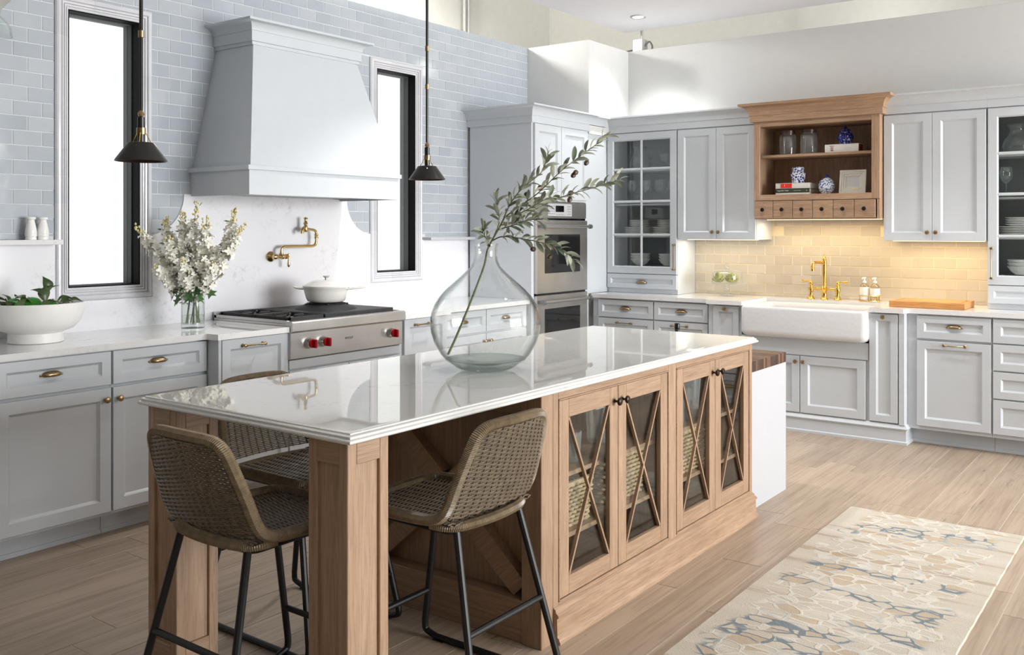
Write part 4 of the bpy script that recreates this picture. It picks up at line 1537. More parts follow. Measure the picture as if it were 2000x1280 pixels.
# ================================================================== ISLAND
IX0, IX1, IY0, IY1 = 2.650, 4.520, 1.830, 2.752
isl = thing('kitchen_island', 'oak island base with panelled legs, X-braced end and glass X-mullion doors', 'kitchen island', (3.1, 2.29, 0))
IZ = .8795


def leg(x0, x1, y0, y1):
    lg = MB()
    e = .010
    lg.box(x0 + e, x1 - e, y0 + e, y1 - e, 0, IZ, 0)
    o = obj('leg', lg, M_OAKZ, isl)
    s = .034
    for (a, b) in ((x0, y0), (x1 - s, y0), (x0, y1 - s), (x1 - s, y1 - s)):
        obj('corner_stile', MB().box(a, a + s, b, b + s, 0, IZ, .002), M_OAKZ, o)
    for (z0, z1) in ((0, .13), (.818, IZ)):
        for (a, b) in ((y0, y0 + e + .002), (y1 - e - .002, y1)):
            obj('cross_rail', MB().box(x0 + s, x1 - s, a, b, z0, z1, .0015), M_OAKX, o)
        for (a, b) in ((x0, x0 + e + .002), (x1 - e - .002, x1)):
            obj('cross_rail', MB().box(a, b, y0 + s, y1 - s, z0, z1, .0015), M_OAKY, o)


leg(1.743, 1.899, 1.830, 1.985)
leg(1.743, 1.899, 2.600, 2.755)

# carcass of the glazed cabinet (open to both long sides behind glass doors)
obj('end_panel', MB().box(2.722, 2.742, IY0 + .022, IY1 - .022, .10, IZ, .001), M_OAKZ, isl)
obj('far_end_panel', MB().box(IX1 - .02, IX1, IY0 + .001, IY1 - .001, .10, IZ, .001), M_OAKZ, isl)
obj('middle_partition', MB().box(3.628, 3.648, IY0 + .024, IY1 - .024, .14, IZ, .001), M_OAKZ, isl)
obj('cabinet_floor', MB().box(2.742, IX1 - .02, IY0 + .024, IY1 - .024, .12, .138, .001), M_OAKX, isl)
obj('cabinet_top', MB().box(2.742, IX1 - .02, IY0 + .024, IY1 - .024, .860, IZ, .001), M_OAKX, isl)
for (a, b) in ((2.743, 3.627), (3.649, IX1 - .021)):
    for z in (.335, .560):
        obj('shelf', MB().box(a, b, IY0 + .045, IY1 - .045, z - .018, z, .0015), M_OAKX, isl)
# end frame : stiles, rails and the X brace facing the stools
for (a, b) in ((IY0, IY0 + .085), (IY1 - .085, IY1)):
    obj('end_stile', MB().box(IX0, 2.7215, a, b, 0, IZ, .002), M_OAKZ, isl)
obj('end_rail', MB().box(IX0 + .006, 2.7215, IY0 + .0855, IY1 - .0855, 0, .150, .002), M_OAKY, isl)
obj('end_rail', MB().box(IX0 + .02, 2.7215, IY0 + .0855, IY1 - .0855, .80, IZ, .002), M_OAKY, isl)
ya, yb2, za, zb = IY0 + .086, IY1 - .086, .151, .799
dl = math.atan2(zb - za, yb2 - ya)
hw_ = .046


def brace(flip, cut=None):
    mb = MB(fr((0, 0, 0), (0, 1, 0), (0, 0, 1), (1, 0, 0)))
    A_, B_ = ((ya, za), (yb2, zb)) if not flip else ((yb2, za), (ya, zb))
    dx, dz = (B_[0] - A_[0]), (B_[1] - A_[1])
    Ln = math.hypot(dx, dz)
    ux, uz = dx / Ln, dz / Ln
    px, pz = -uz, ux
    segs = [(0, Ln)] if cut is None else [(0, Ln / 2 - cut), (Ln / 2 + cut, Ln)]
    for (s0, s1) in segs:
        e0, e1 = .03 if s0 == 0 else 0, .03 if s1 == Ln else 0
        q = [(A_[0] + ux * t + px * w, A_[1] + uz * t + pz * w) for t, w in ((s0 + e0, -hw_), (s1 - e1, -hw_), (s1 - e1, hw_), (s0 + e0, hw_))]
        q = [(min(max(p[0], ya), yb2), min(max(p[1], za), zb)) for p in q]
        mb.prism(q, 2.676, 2.7215)
    return mb


obj('brace', brace(True), M_OAKD, isl)
obj('brace', brace(False, .050), M_OAKE, isl)

# long faces : frame + inset glass doors, front (y = IY0) and back (y = IY1)
for (yy, Fy, sgn) in ((IY0, HW(0, IY0 + .022, 0), 1), (IY1, fr((0, IY1 - .022, 0), (-1, 0, 0), (0, 0, 1), (0, 1, 0)), -1)):
    yb0, yb1 = (yy, yy + .022) if sgn > 0 else (yy - .022, yy)
    if sgn > 0:
        st = [(2.722, 2.756), (3.602, 3.674), (4.486, IX1)]
    else:
        st = [(2.722, 2.756), (3.602, 3.674), (4.486, IX1)]
    for a, b in st:
        obj('face_stile', MB().box(a, b, yb0, yb1, .05, IZ, .0015), M_OAKZ, isl)
    for a, b in ((2.7565, 3.6015), (3.6745, 4.4855)):
        obj('face_rail', MB().box(a, b, yb0, yb1, .850, IZ, .0015), M_OAKX, isl)
        obj('face_rail', MB().box(a, b, yb0, yb1, .05, .134, .0015), M_OAKX, isl)
    # bead round each opening
    for a, b in ((2.7565, 3.6015), (3.6745, 4.4855)):
        bd = MB()
        yo = (yy - .003, yy + .006) if sgn > 0 else (yy - .006, yy + .003)
        bd.box(a, a + .005, *yo, .134, .850, .001).box(b - .005, b, *yo, .134, .850, .001)
        bd.box(a, b, *yo, .845, .8505, .001).box(a, b, *yo, .1335, .139, .001)
        obj('bead', bd, M_OAKX, isl)
    if sgn > 0:
        obj('corner_post', MB().box(IX0, 2.7215, IY0, IY0 + .03, .0, IZ, .002), M_OAKZ, isl) if False else None
    doors = [(2.763, 3.176, 'R'), (3.180, 3.595, 'L'), (3.681, 4.078, 'R'), (4.082, 4.479, 'L')]
    for a, b, ks in doors:
        u0 = a if sgn > 0 else -b
        w, h = b - a, .843 - .141
        Fd = Fy @ T(u0, .141, 0)
        stl, rl = .062, .066
        dm = MB(Fd)
        dm.box(0, stl, 0, h, 0, .021, .0015)
        d = obj('door', dm, M_OAKZ, isl)
        obj('door_stile', MB(Fd).box(w - stl, w, 0, h, 0, .021, .0015), M_OAKZ, d)
        obj('door_rail', MB(Fd).box(stl, w - stl, 0, rl, 0, .021, .0015), M_OAKX, d)
        obj('door_rail', MB(Fd).box(stl, w - stl, h - rl, h, 0, .021, .0015), M_OAKX, d)
        obj('glass_pane', MB(Fd).box(stl - .004, w - stl + .004, rl - .004, h - rl + .004, .004, .007, 0), M_PANE, d)
        x0, x1, z0, z1 = stl, w - stl, rl, h - rl
        for fl in (0, 1):
            A_, B_ = ((x0, z0), (x1, z1)) if not fl else ((x1, z0), (x0, z1))
            dx, dz = B_[0] - A_[0], B_[1] - A_[1]
            Ln = math.hypot(dx, dz)
            px, pz = -dz / Ln * .0085, dx / Ln * .0085
            q = [(A_[0] + px, A_[1] + pz), (A_[0] - px, A_[1] - pz), (B_[0] - px, B_[1] - pz), (B_[0] + px, B_[1] + pz)]
            q = [(min(max(p[0], x0), x1), min(max(p[1], z0), z1)) for p in q]
            obj('mullion', MB(Fd).prism(q, .0075, .0205 - .0006 * fl), M_OAKZ, d)
        ku = (w - .028) if (ks == 'R') == (sgn > 0) else .028
        hw_on(d, Fd, 'dknob', ku, h - .056, .021)
# base moulding
pr = [(0, 0), (.030, 0), (.030, .006), (.024, .020), (.018, .024), (.016, .088), (.022, .092), (.022, .100), (.012, .108), (.010, .118), (.004, .122), (0, .124)]
mb = MB()
mb.loft([[(2.7225, IY0 - o, z), (IX1 + o * .6, IY0 - o, z), (IX1 + o * .6, IY1 + o, z), (2.7225, IY1 + o, z)] for o, z in pr])
obj('base_moulding', mb, M_OAKX, isl)

# stone top with stepped bullnose edge
mb = MB()
P_ = [(.0, 0)]
tx0, tx1, ty0, ty1 = 1.745, 4.508, 1.822, 2.762
prof = [(.006, .8800), (.014, .8807), (.0195, .8830), (.0222, .8868), (.0218, .8905), (.0190, .8935), (.0155, .8950), (.0140, .8962), (.0146, .8985), (.0150, .9005), (.0138, .9025), (.0105, .9043), (.0070, .9052), (.0058, .9062), (.0058, .9078), (.0045, .9092), (.002, .9099), (-.001, .9100), (-.02, .9100)]
mb.loft([[(tx0 - o, ty0 - o, z), (tx1 + o, ty0 - o, z), (tx1 + o, ty1 + o, z), (tx0 - o, ty1 + o, z)] for o, z in prof])
tag(obj('island_top', mb.mesh('island_top', 48), M_QUARTZI), 'polished white quartz island top with moulded edge under the glass demijohn', 'countertop')
ZI = .910

# prep table at the far end of the island
pt = thing('prep_table', 'low white-sided table with walnut butcher block top past the island end', 'table', (4.82, 2.32, 0))
obj('side_panel', MB().box(4.538, 5.112, 1.872, 1.892, 0, .712, .001), M_WHITEP, pt)
obj('side_panel', MB().box(4.538, 5.112, 2.72, 2.74, 0, .712, .001), M_WHITEP, pt)
obj('end_panel', MB().box(5.092, 5.112, 1.892, 2.72, 0, .712, .001), M_WHITEP, pt)
x = 4.536
while x < 5.11:
    w = RND.uniform(.018, .032)
    w = min(w, 5.113 - x)
    if 5.113 - x - w < .012:
        w = 5.113 - x
    n_ = 5
    wm_ = M_WALNUTL if RND.random() < .3 else M_WALNUT
    for q in range(n_):
        a = 1.872 + (2.74 - 1.872) * q / n_
        obj('stave', MB().box(x, x + w - .0004, a, a + .1732, .7125, .767, .0006), wm_, pt)
    x += w
pm = thing('pepper_mill', 'slim black mill whose top shows above the far island edge', 'mill', (4.80, 2.385, .767))
obj('body', MB().lathe([(0, .767), (.022, .767), (.022, .775), (.015, .80), (.013, .84), (.0145, .885), (.012, .89), (0, .89)], (4.80, 2.385, 0), 20), M_SHADEB, pm)
obj('cap', MB().lathe([(0, .891), (.0145, .891), (.0155, .895), (.0155, .918), (.013, .923), (0, .924)], (4.80, 2.385, 0), 20), M_SHADEB, pm)

# ================================================================== THINGS INSIDE THE ISLAND
def tumbler(r0, r1, h, wall=.002, base=.007):
    return MB().lathe([(0, .0), (r0 - .002, 0), (r0, .002), (r1, h), (r1 - wall * .5, h + .001), (r1 - wall, h), (r0 - wall, base), (0, base)], seg=20).mesh('glass_tumbler')


TUMA, TUMB = tumbler(.030, .038, .118), tumbler(.028, .033, .15)
for _m_ in (TUMA, TUMB):
    _m_.materials.append(M_GLASSI)
LA = 'clear tumbler on the upper shelf behind the first glass island door'
LB = 'tall clear glass on the upper shelf behind the third glass island door'
for q in range(9):
    x, y = 2.83 + (q % 3) * .098 + RND.uniform(-.01, .01), 1.945 + (q // 3) * .10
    o = obj('tumbler', TUMA, None, None, T(x, y, .5605), recentre=False)
    tag(o, 'clear tumbler behind first island door, %s row, %s' % (('front', 'middle', 'back')[q // 3], ('nearest the stools', 'second along', 'third along')[q % 3]), 'glass', 'tumblers behind the first island door')
for q in range(3):
    o = obj('tumbler', TUMA, None, None, T(2.83 + q * .098 + .006, 2.045, .5605 + .119), recentre=False)
    tag(o, 'clear tumbler stacked on the middle row behind first island door, ' + ('nearest the stools', 'second along', 'third along')[q], 'glass', 'stacked tumblers behind the first island door')
for q in range(8):
    x, y = 3.76 + (q % 4) * .085, 1.95 + (q // 4) * .10
    o = obj('tumbler', TUMB, None, None, T(x, y, .5605), recentre=False)
    tag(o, 'tall clear glass behind third island door, %s row, %s' % (('front', 'back')[q // 4], ('first', 'second', 'third', 'fourth')[q % 4] + ' along'), 'glass', 'tall glasses behind the third island door')
o = obj('highball_glass', tumbler(.045, .056, .20), M_GLASSI, None, T(3.37, 2.04, .5605), recentre=False)
tag(o, 'wide clear glass cylinder holding a white card, behind second island door', 'glass')
tag(obj('card', MB().box(3.338, 3.402, 2.030, 2.033, .70, .79, 0), M_PAPER), 'small white card standing in the wide glass cylinder', 'card')
o = obj('highball_glass', tumbler(.050, .062, .17), M_GLASSI, None, T(4.27, 2.06, .5605), recentre=False)
tag(o, 'wide clear glass vessel behind the fourth island door', 'glass')


def basket_mesh(lx, ly, h):
    mb = MB()
    rows = 11
    rh = h / rows
    for r_ in range(rows):
        z = rh * (r_ + .5)
        k = .92 + .08 * (r_ / (rows - 1))
        base = rrect(-lx / 2 * k, lx / 2 * k, -ly / 2 * k, ly / 2 * k, .03, z, 4)
        pts = resample(base, .0085, True)
        n2 = len(pts)
        out = []
        for i, p in enumerate(pts):
            ph = PI * i / 2.0 + (PI if r_ % 2 else 0)
            d = Vector((p.x / lx, p.y / ly, 0))
            d = d.normalized() if d.length > 0 else d
            out.append(p + d * .0045 * math.sin(ph))
        mb.tube(out, [rh * (.50 + .10 * math.sin(PI * i / 2.0 + (PI if r_ % 2 else 0))) for i in range(n2)], 6, closed=True, flat=.7)
    return mb


for (x, y, z, lx, ly, h, lab) in ((2.93, 2.04, .336, .33, .30, .165, 'seagrass basket on the middle shelf behind the first island door'),
                                  (3.40, 2.06, .336, .30, .30, .190, 'seagrass basket on the middle shelf behind the second island door'),
                                  (3.95, 2.04, .336, .46, .30, .195, 'long seagrass basket behind the third and fourth island doors')):
    t = thing('woven_basket', lab, 'basket', (x, y, z))
    bm_ = basket_mesh(lx, ly, h)
    o = obj('woven_wall', bm_.mesh('woven_wall', 60), M_BASKET, t, T(x, y, z + .004), kind='stuff', recentre=False)
    obj('basket_floor', MB().box(x - lx * .45, x + lx * .45, y - ly * .45, y + ly * .45, z, z + .01, .002), M_BASKET, t)
    obj('rim', MB().tube(resample([Vector(p) + Vector((x, y, z)) for p in rrect(-lx / 2, lx / 2, -ly / 2, ly / 2, .03, h + .003, 4)], .012, True), [.009 if i % 2 else .0105 for i in range(len(resample(rrect(-lx / 2, lx / 2, -ly / 2, ly / 2, .03, h, 4), .012, True)))], 7, closed=True), M_BASKET, t)

# ================================================================== STOOLS
def coil(path, r, closed=False, step=.0026):
    pts = resample(path, step, closed)
    return pts, [r * (1.03 if i % 2 else .90) for i in range(len(pts))]


def mir(pts):
    return pts + [(-p[0], p[1], p[2]) for p in reversed(pts)]


def make_stool():
    g = {}
    half = [(0, .222, .600), (-.10, .220, .602), (-.168, .205, .606), (-.197, .165, .611), (-.203, .05, .614), (-.203, -.08, .616), (-.202, -.140, .622), (-.200, -.178, .640), (-.197, -.200, .675),
            (-.190, -.222, .740), (-.180, -.246, .810), (-.170, -.262, .858), (-.158, -.272, .890), (-.130, -.280, .910), (-.08, -.288, .916), (0, -.292, .917)]
    loop = half + [(-p[0], p[1], p[2]) for p in reversed(half[1:-1])]
    P, Rr = coil(catmull(loop, 6, True), .0185, True)
    if len(P) % 2:
        P.pop()
        Rr.pop()
    g['rim'] = MB().tube(P, Rr, 8, closed=True).mesh('rim', 25)
    rear = [(-.196, -.130, .606), (-.180, -.172, .600), (-.14, -.198, .597), (-.07, -.210, .596), (0, -.214, .596)]
    P, Rr = coil(catmull(mir(rear[:-1]) if False else rear + [(-p[0], p[1], p[2]) for p in reversed(rear[:-1])], 6), .0165)
    g['rear_rim'] = MB().tube(P, Rr, 8).mesh('rear_rim', 25)

    # back weave
    def bp(u, v):
        z = .628 + (.905 - .628) * v
        hw = .198 - .035 * v ** 1.6
        y = -.196 - .088 * v ** .85 - .022 * (1 - u * u)
        return Vector((u * hw, y, z))

    def weave(fn, nrow, nst, amp, r, name):
        mb = MB()
        nn = 2 * nst
        for j in range(nrow):
            v = (j + .5) / nrow
            pts = []
            for i in range(nn + 1):
                u = -1 + 2 * i / nn
                p = fn(u, v)
                e = 1e-3
                du = fn(min(1, u + e), v) - fn(max(-1, u - e), v)
                dv = fn(u, min(1, v + e)) - fn(u, max(0, v - e))
                nm = du.cross(dv).normalized()
                s = 0 if i in (0, nn) else (amp * math.sin(PI * (i + .0) / 2 + PI / 2 * 0) if False else amp * ((1 if (i // 2 + j) % 2 else -1) if i % 2 else 0))
                pts.append(p + nm * s)
            mb.tube(pts, r, 5, cap=False)
        return mb.mesh(name, 60)

    def stakes(fn, nst, r, name):
        mb = MB()
        for i in range(nst):
            u = -1 + 2 * (i + .5) / nst
            mb.tube([fn(u, k / 10) for k in range(11)], r, 5, cap=False)
        return mb.mesh(name, 60)

    g['back_weave'] = weave(bp, 42, 13, .0034, .0031, 'back_weave')
    g['back_stakes'] = stakes(bp, 13, .0034, 'back_stakes')

    def sp_(u, v):
        y = -.205 + .42 * v
        return Vector((u * .196, y, .612 - .014 * (1 - u * u) - .006 * v))
    g['seat_weave'] = weave(sp_, 56, 11, .0042, .0031, 'seat_weave')
    g['seat_stakes'] = stakes(sp_, 11, .0036, 'seat_stakes')
    # steel frame
    r = .0112
    g['seat_frame'] = MB().tube(rrect(-.165, .165, -.186, .175, .03, .583, 4), r, 10, closed=True).mesh('seat_frame')
    for sg in (-1, 1):
        rt_, rf = Vector((sg * .150, -.188, .583)), Vector((sg * .213, -.316, .012))
        ft_, ff = Vector((sg * .160, .150, .583)), Vector((sg * .213, .262, .012))
        dr, df = (rt_ - rf).normalized(), (ft_ - ff).normalized()
        k = .055
        along = Vector((0, 1, 0))
        bendr = [rf + dr * k, rf + dr * k * .45 + along * .004, rf + along * .016 + dr * .012, rf + along * k]
        bendf = [ff + df * k, ff + df * k * .45 - along * .004, ff - along * .016 + df * .012, ff - along * k]
        g['rear_leg', sg] = MB().tube([rt_, rt_.lerp(rf, .5)] + catmull(bendr, 5), r, 10).mesh('leg')
        g['front_leg', sg] = MB().tube([ft_, ft_.lerp(ff, .5)] + catmull(bendf, 5), r, 10).mesh('leg')
        g['runner', sg] = MB().tube([rf + along * (k - .004), ff - along * (k - .004)], r, 10).mesh('floor_runner')
        g['foot', sg] = MB().box(sg * .213 - .011, sg * .213 + .011, .17, .215, 0, .004, .001).box(sg * .213 - .011, sg * .213 + .011, -.27, -.225, 0, .004, .001).mesh('rubber_foot')

    def on_leg(top, foot, z):
        t_ = (top.z - z) / (top.z - foot.z)
        return top.lerp(foot, t_)
    a = on_leg(Vector((.150, -.188, .583)), Vector((.213, -.316, .012)), .285)
    g['rear_str'] = MB().tube([(-a.x, a.y, a.z), tuple(a)], .0105, 10).mesh('stretcher')
    a = on_leg(Vector((.160, .150, .583)), Vector((.213, .262, .012)), .185)
    g['front_str'] = MB().tube([(-a.x, a.y, a.z), tuple(a)], .0105, 10).mesh('stretcher')
    return g


SG = make_stool()


def stool(x, y, rz, label):
    t = thing('wicker_bar_stool', label, 'stool', (x, y, 0), rz, 'wicker counter stools round the island')
    M = WM[t] @ Matrix.Diagonal((1.03, 1.03, .957, 1))
    for key, me in SG.items():
        nm = me.name.split('.')[0]
        mt = M_BLACK
        if 'rim' in nm:
            mt = M_RATTAN
        elif 'weave' in nm or 'stakes' in nm:
            mt = M_RATTAN2
        elif 'foot' in nm and 'runner' not in nm:
            mt = M_RUBBER
        o = obj(nm, me, mt, t, M, recentre=False)
        if 'weave' in nm or 'stakes' in nm:
            o['kind'] = 'stuff'
    return t


stool(1.85, 2.29, -PI / 2, 'brown wicker counter stool at the short island end, back towards the camera')
stool(2.320, 2.655, PI, 'brown wicker counter stool on the far island side, its back by the grey cabinets')
stool(2.285, 1.97, 0, 'brown wicker counter stool on the near island side beside the glass doors')

# ================================================================== RUG
rg = MB()
rx0, rx1, ry0, ry1 = 2.35, 4.978, .672, 1.478
L = []
for z, i in ((0.0005, 0), (.005, 0), (.008, .004)):
    l = []
    for k in range(60):
        l.append((rx0 + i + (rx1 - rx0 - 2 * i) * k / 60, ry0 + i + .0008 * math.sin(k * 1.7), z))
    for k in range(20):
        l.append((rx1 - i + .0008 * math.sin(k * 2.1), ry0 + i + (ry1 - ry0 - 2 * i) * k / 20, z))
    for k in range(60):
        l.append((rx1 - i - (rx1 - rx0 - 2 * i) * k / 60, ry1 - i + .0008 * math.sin(k * 1.9), z))
    for k in range(20):
        l.append((rx0 + i + .0008 * math.sin(k * 2.3), ry1 - i - (ry1 - ry0 - 2 * i) * k / 20, z))
    L.append(l)
rg.loft(L)
tag(obj('runner_rug', rg, M_RUG), 'cream wool runner with blue-grey pebble line pattern on the floor', 'rug')

# ================================================================== DEMIJOHN AND OLIVE BRANCH
VX, VY = 2.836, 2.220
K = 3.6 / 1827.5
half = [(734, 0), (733, 40), (728, 56), (715, 76), (700, 88.5), (680, 99.5), (660, 106), (640, 108.5), (620, 105.5), (605, 99.5), (590, 90), (575, 76), (560, 59), (545, 42), (532, 29), (520, 23.5), (505, 22), (495, 22.5), (489, 24.5), (487, 24)]
outer = [(r * K, max(0.0, (734 - y_) * K)) for y_, r in half]
inner = []
for (r, z) in reversed(outer):
    zi = z
    inner.append((max(0, r - .0045), zi))
inner = [p for p in inner if p[1] > .045]
inner.append((.115, .040))
inner.append((.06, .027))
inner.append((0, .024))
dj = thing('demijohn', 'large clear glass demijohn vase standing on the island top', 'vase', (VX, VY, ZI))
obj('glass_body', MB().lathe([p for p in outer if p[1] >= .0348] + inner[:-3] + [(.153, .046)], (VX, VY, ZI), 64).mesh('glass_body', 60, recalc=False), M_DEMI, dj)
obj('thick_base', MB().lathe([(0, .0006), (.05, .0004)] + [(p[0], p[1] + .0004) for p in outer if .0 < p[1] < .0348] + [(.155, .046), (.115, .036), (.06, .024), (0, .022)], (VX, VY, ZI), 64).mesh('thick_base', 60), M_DEMIB, dj)

RV, FV = Vector((.5938, -.8046, 0)), Vector((.8046, .5938, 0))


def vp(px, py, q=0.0):
    return Vector((VX, VY, 0)) + RV * ((px - 948) * K) + FV * q + Vector((0, 0, 1.45 - (py - 449) * K))


ob = thing('olive_branch', 'long olive branch with grey-green leaves leaning out of the demijohn', 'branch', (VX, VY, ZI + .05))
lf = MB()
nL = 6
pro = [0, .6, .92, 1.0, .95, .68, 0]
rowsL = []
for i in range(nL + 1):
    t_ = i / nL
    w = .0082 * pro[i]
    zc = .010 * t_ * (1 - t_) * 2
    rowsL.append([(-w, t_ * .054, zc + w * .35), (0, t_ * .054, zc), (w, t_ * .054, zc + w * .35)])
b_ = [lf.V(r) for r in rowsL]
for i in range(nL):
    for q in range(2):
        lf.F((b_[i] + q, b_[i] + q + 1, b_[i + 1] + q + 1, b_[i + 1] + q))
OLF = lf.mesh('leaf', 80, recalc=False)
OLF.materials.append(M_OLEAF)
OLV = MB().lathe([(0, -.013), (.006, -.011), (.0098, -.003), (.0098, .004), (.006, .011), (0, .013)], seg=12).mesh('olive')
OLV.materials.append(M_OLIVE)
leafn = 0


def leaf_at(p, d, side, size, me, root):
    """leaf whose length points along direction d, twisted by side"""
    d = d.normalized()
    x = d.cross(Vector((0, 0, 1)))
    x = x.normalized() if x.length > 1e-4 else Vector((1, 0, 0))
    z = x.cross(d)
    R_ = Matrix(((x.x, d.x, z.x, p.x), (x.y, d.y, z.y, p.y), (x.z, d.z, z.z, p.z), (0, 0, 0, 1)))
    obj('leaf', me, None, root, R_ @ Matrix.Rotation(side, 4, 'Y') @ Matrix.Scale(size, 4), recentre=False)


def twig(pts, r0, r1, n, spread=.75, lo=.25, sizes=(.8, 1.2), olives=()):
    global leafn
    path = resample(catmull(pts, 6), .012)
    m_ = len(path)
    obj('twig', MB().tube(path, [r0 + (r1 - r0) * i / m_ for i in range(m_)], 6), M_TWIG, ob)
    for i in range(n):
        t_ = lo + (1 - lo) * i / max(1, n - 1)
        k = min(m_ - 2, int(t_ * (m_ - 1)))
        p = path[k]
        tg = (path[k + 1] - path[max(0, k - 1)]).normalized()
        a = i * 2.4 + RND.uniform(-.5, .5)
        e1 = tg.orthogonal().normalized()
        e2 = tg.cross(e1)
        d = tg * RND.uniform(.55, 1.0) + (e1 * math.cos(a) + e2 * math.sin(a)) * spread + Vector((0, 0, RND.uniform(-.25, .15)))
        leaf_at(p, d, RND.uniform(-1.0, 1.0), RND.uniform(*sizes), OLF, ob)
        leafn += 1
    leaf_at(path[-1], path[-1] - path[-3], 0, .8, OLF, ob)
    for (px, py, q) in olives:
        obj('olive', OLV, None, ob, T(*vp(px, py, q)) @ Matrix.Rotation(RND.uniform(.6, 2), 4, 'Y'), recentre=False)


stem = [vp(874, 694, .02), vp(890, 660, .02), vp(918, 592, .02), vp(945, 520, .005), vp(953, 485, 0), vp(975, 445, 0), vp(985, 425, 0)]
ps = resample(catmull(stem, 8), .012)
obj('main_stem', MB().tube(ps, [.0048 - .0016 * i / len(ps) for i in range(len(ps))], 8), M_STEM, ob)
twig([vp(985, 425), vp(1012, 405, -.01), vp(1050, 378, -.02), vp(1095, 335, -.03), vp(1138, 302, -.03), vp(1187, 266, -.02)], .0028, .0012, 44, .7, .08, (.8, 1.2), ((1144, 319, -.03), (1123, 338, -.03), (1119, 343, -.02)))
twig([vp(978, 440), vp(1010, 430, .03), vp(1058, 402, .05), vp(1110, 380, .05), vp(1160, 366, .06), vp(1212, 350, .06)], .0028, .0012, 48, .7, .08, (.8, 1.2), ((1116, 376, .05), (1114, 389, .05)))
twig([vp(984, 425), vp(1000, 392, .03), vp(1025, 362, .05), vp(1058, 335, .05), vp(1072, 296, .05)], .0026, .0012, 36, .7, .1, (.8, 1.2), ((1055, 366, .04), (1029, 379, .03)))
twig([vp(962, 470), vp(985, 462, -.04), vp(1040, 470, -.08), vp(1078, 480, -.10), vp(1100, 492, -.11), vp(1118, 508, -.12)], .0026, .0010, 36, .65, .15, (.8, 1.2), ((1040, 486, -.09), (1072, 500, -.10)))
twig([vp(965, 460), vp(975, 430, .06), vp(968, 405, .09), vp(970, 385, .10)], .0022, .0011, 18, .8, .2, (.8, 1.15))
twig([vp(955, 482), vp(952, 470, -.03), vp(946, 458, -.06), vp(944, 446, -.07)], .0022, .0011, 16, .8, .2, (.8, 1.15))
twig([vp(975, 448), vp(1003, 440, -.06), vp(1025, 432, -.08), vp(1060, 428, -.09)], .0024, .0011, 24, .75, .1, (.8, 1.2))
twig([vp(985, 425), vp(1020, 415, -.05), vp(1050, 398, -.07), vp(1075, 385, -.07)], .0022, .0011, 26, .8, .1, (.8, 1.2))


# ================================================================== BOWL WITH LIMES AND LEAVES
BWX, BWY = 2.234, 4.462
bw = thing('footed_bowl', 'large cream footed bowl on the left counter filled with greenery', 'bowl', (BWX, BWY, ZC))
obj('bowl_body', MB().lathe([(0, .0), (.116, 0), (.121, .003), (.119, .046), (.124, .050), (.165, .066), (.196, .100), (.210, .145), (.214, .186), (.211, .189), (.207, .186), (.202, .146), (.188, .106), (.158, .074), (.10, .060), (0, .058)], (BWX, BWY, ZC), 56), M_CREAM, bw)


def bz3(dr, df, z):       # offsets : right, away, height above counter
    return Vector((BWX, BWY, ZC)) + RV * dr + FV * df + Vector((0, 0, z))


for i, (dr, df, z, lab) in enumerate(((-.105, .0, .166, 'lime at left in the cream bowl, half under a dark leaf'), (-.005, -.02, .168, 'largest lime heaped in the middle of the cream bowl'), (.050, .03, .158, 'lime just right of the middle of the cream bowl'), (-.06, -.06, .160, 'lime at the front of the cream bowl behind two leaves'))):
    p = bz3(dr, df, z)
    ax = Matrix.Rotation(RND.uniform(.8, 1.5), 3, 'Y') @ Matrix.Rotation(RND.uniform(0, 3), 3, 'X')
    r = .047 if i == 1 else .042
    t = thing('lime', lab, 'fruit', tuple(p - Vector((0, 0, r))))
    obj('fruit', MB().lathe([(0, -r * 1.18), (r * .16, -r * 1.10), (r * .5, -r * .9), (r * .87, -r * .5), (r, 0), (r * .87, r * .5), (r * .5, r * .9), (r * .16, r * 1.10), (0, r * 1.2)], p, 20, ax=ax), M_LIME, t)
bl = MB()
rowsL = []
pro = [0, .5, .86, 1.0, .93, .66, .3, 0]
for i in range(8):
    t_ = i / 7
    w = .028 * pro[i]
    zc = .016 * math.sin(PI * t_)
    rowsL.append([(-w, t_ * .085, zc + w * .4), (-w * .5, t_ * .085, zc + w * .12), (0, t_ * .085, zc - .001), (w * .5, t_ * .085, zc + w * .12), (w, t_ * .085, zc + w * .4)])
b_ = [bl.V(r) for r in rowsL]
for i in range(7):
    for q in range(4):
        bl.F((b_[i] + q, b_[i] + q + 1, b_[i + 1] + q + 1, b_[i + 1] + q))
BLF = bl.mesh('leaf', 80, recalc=False)
BLF.materials.append(M_BLEAF)
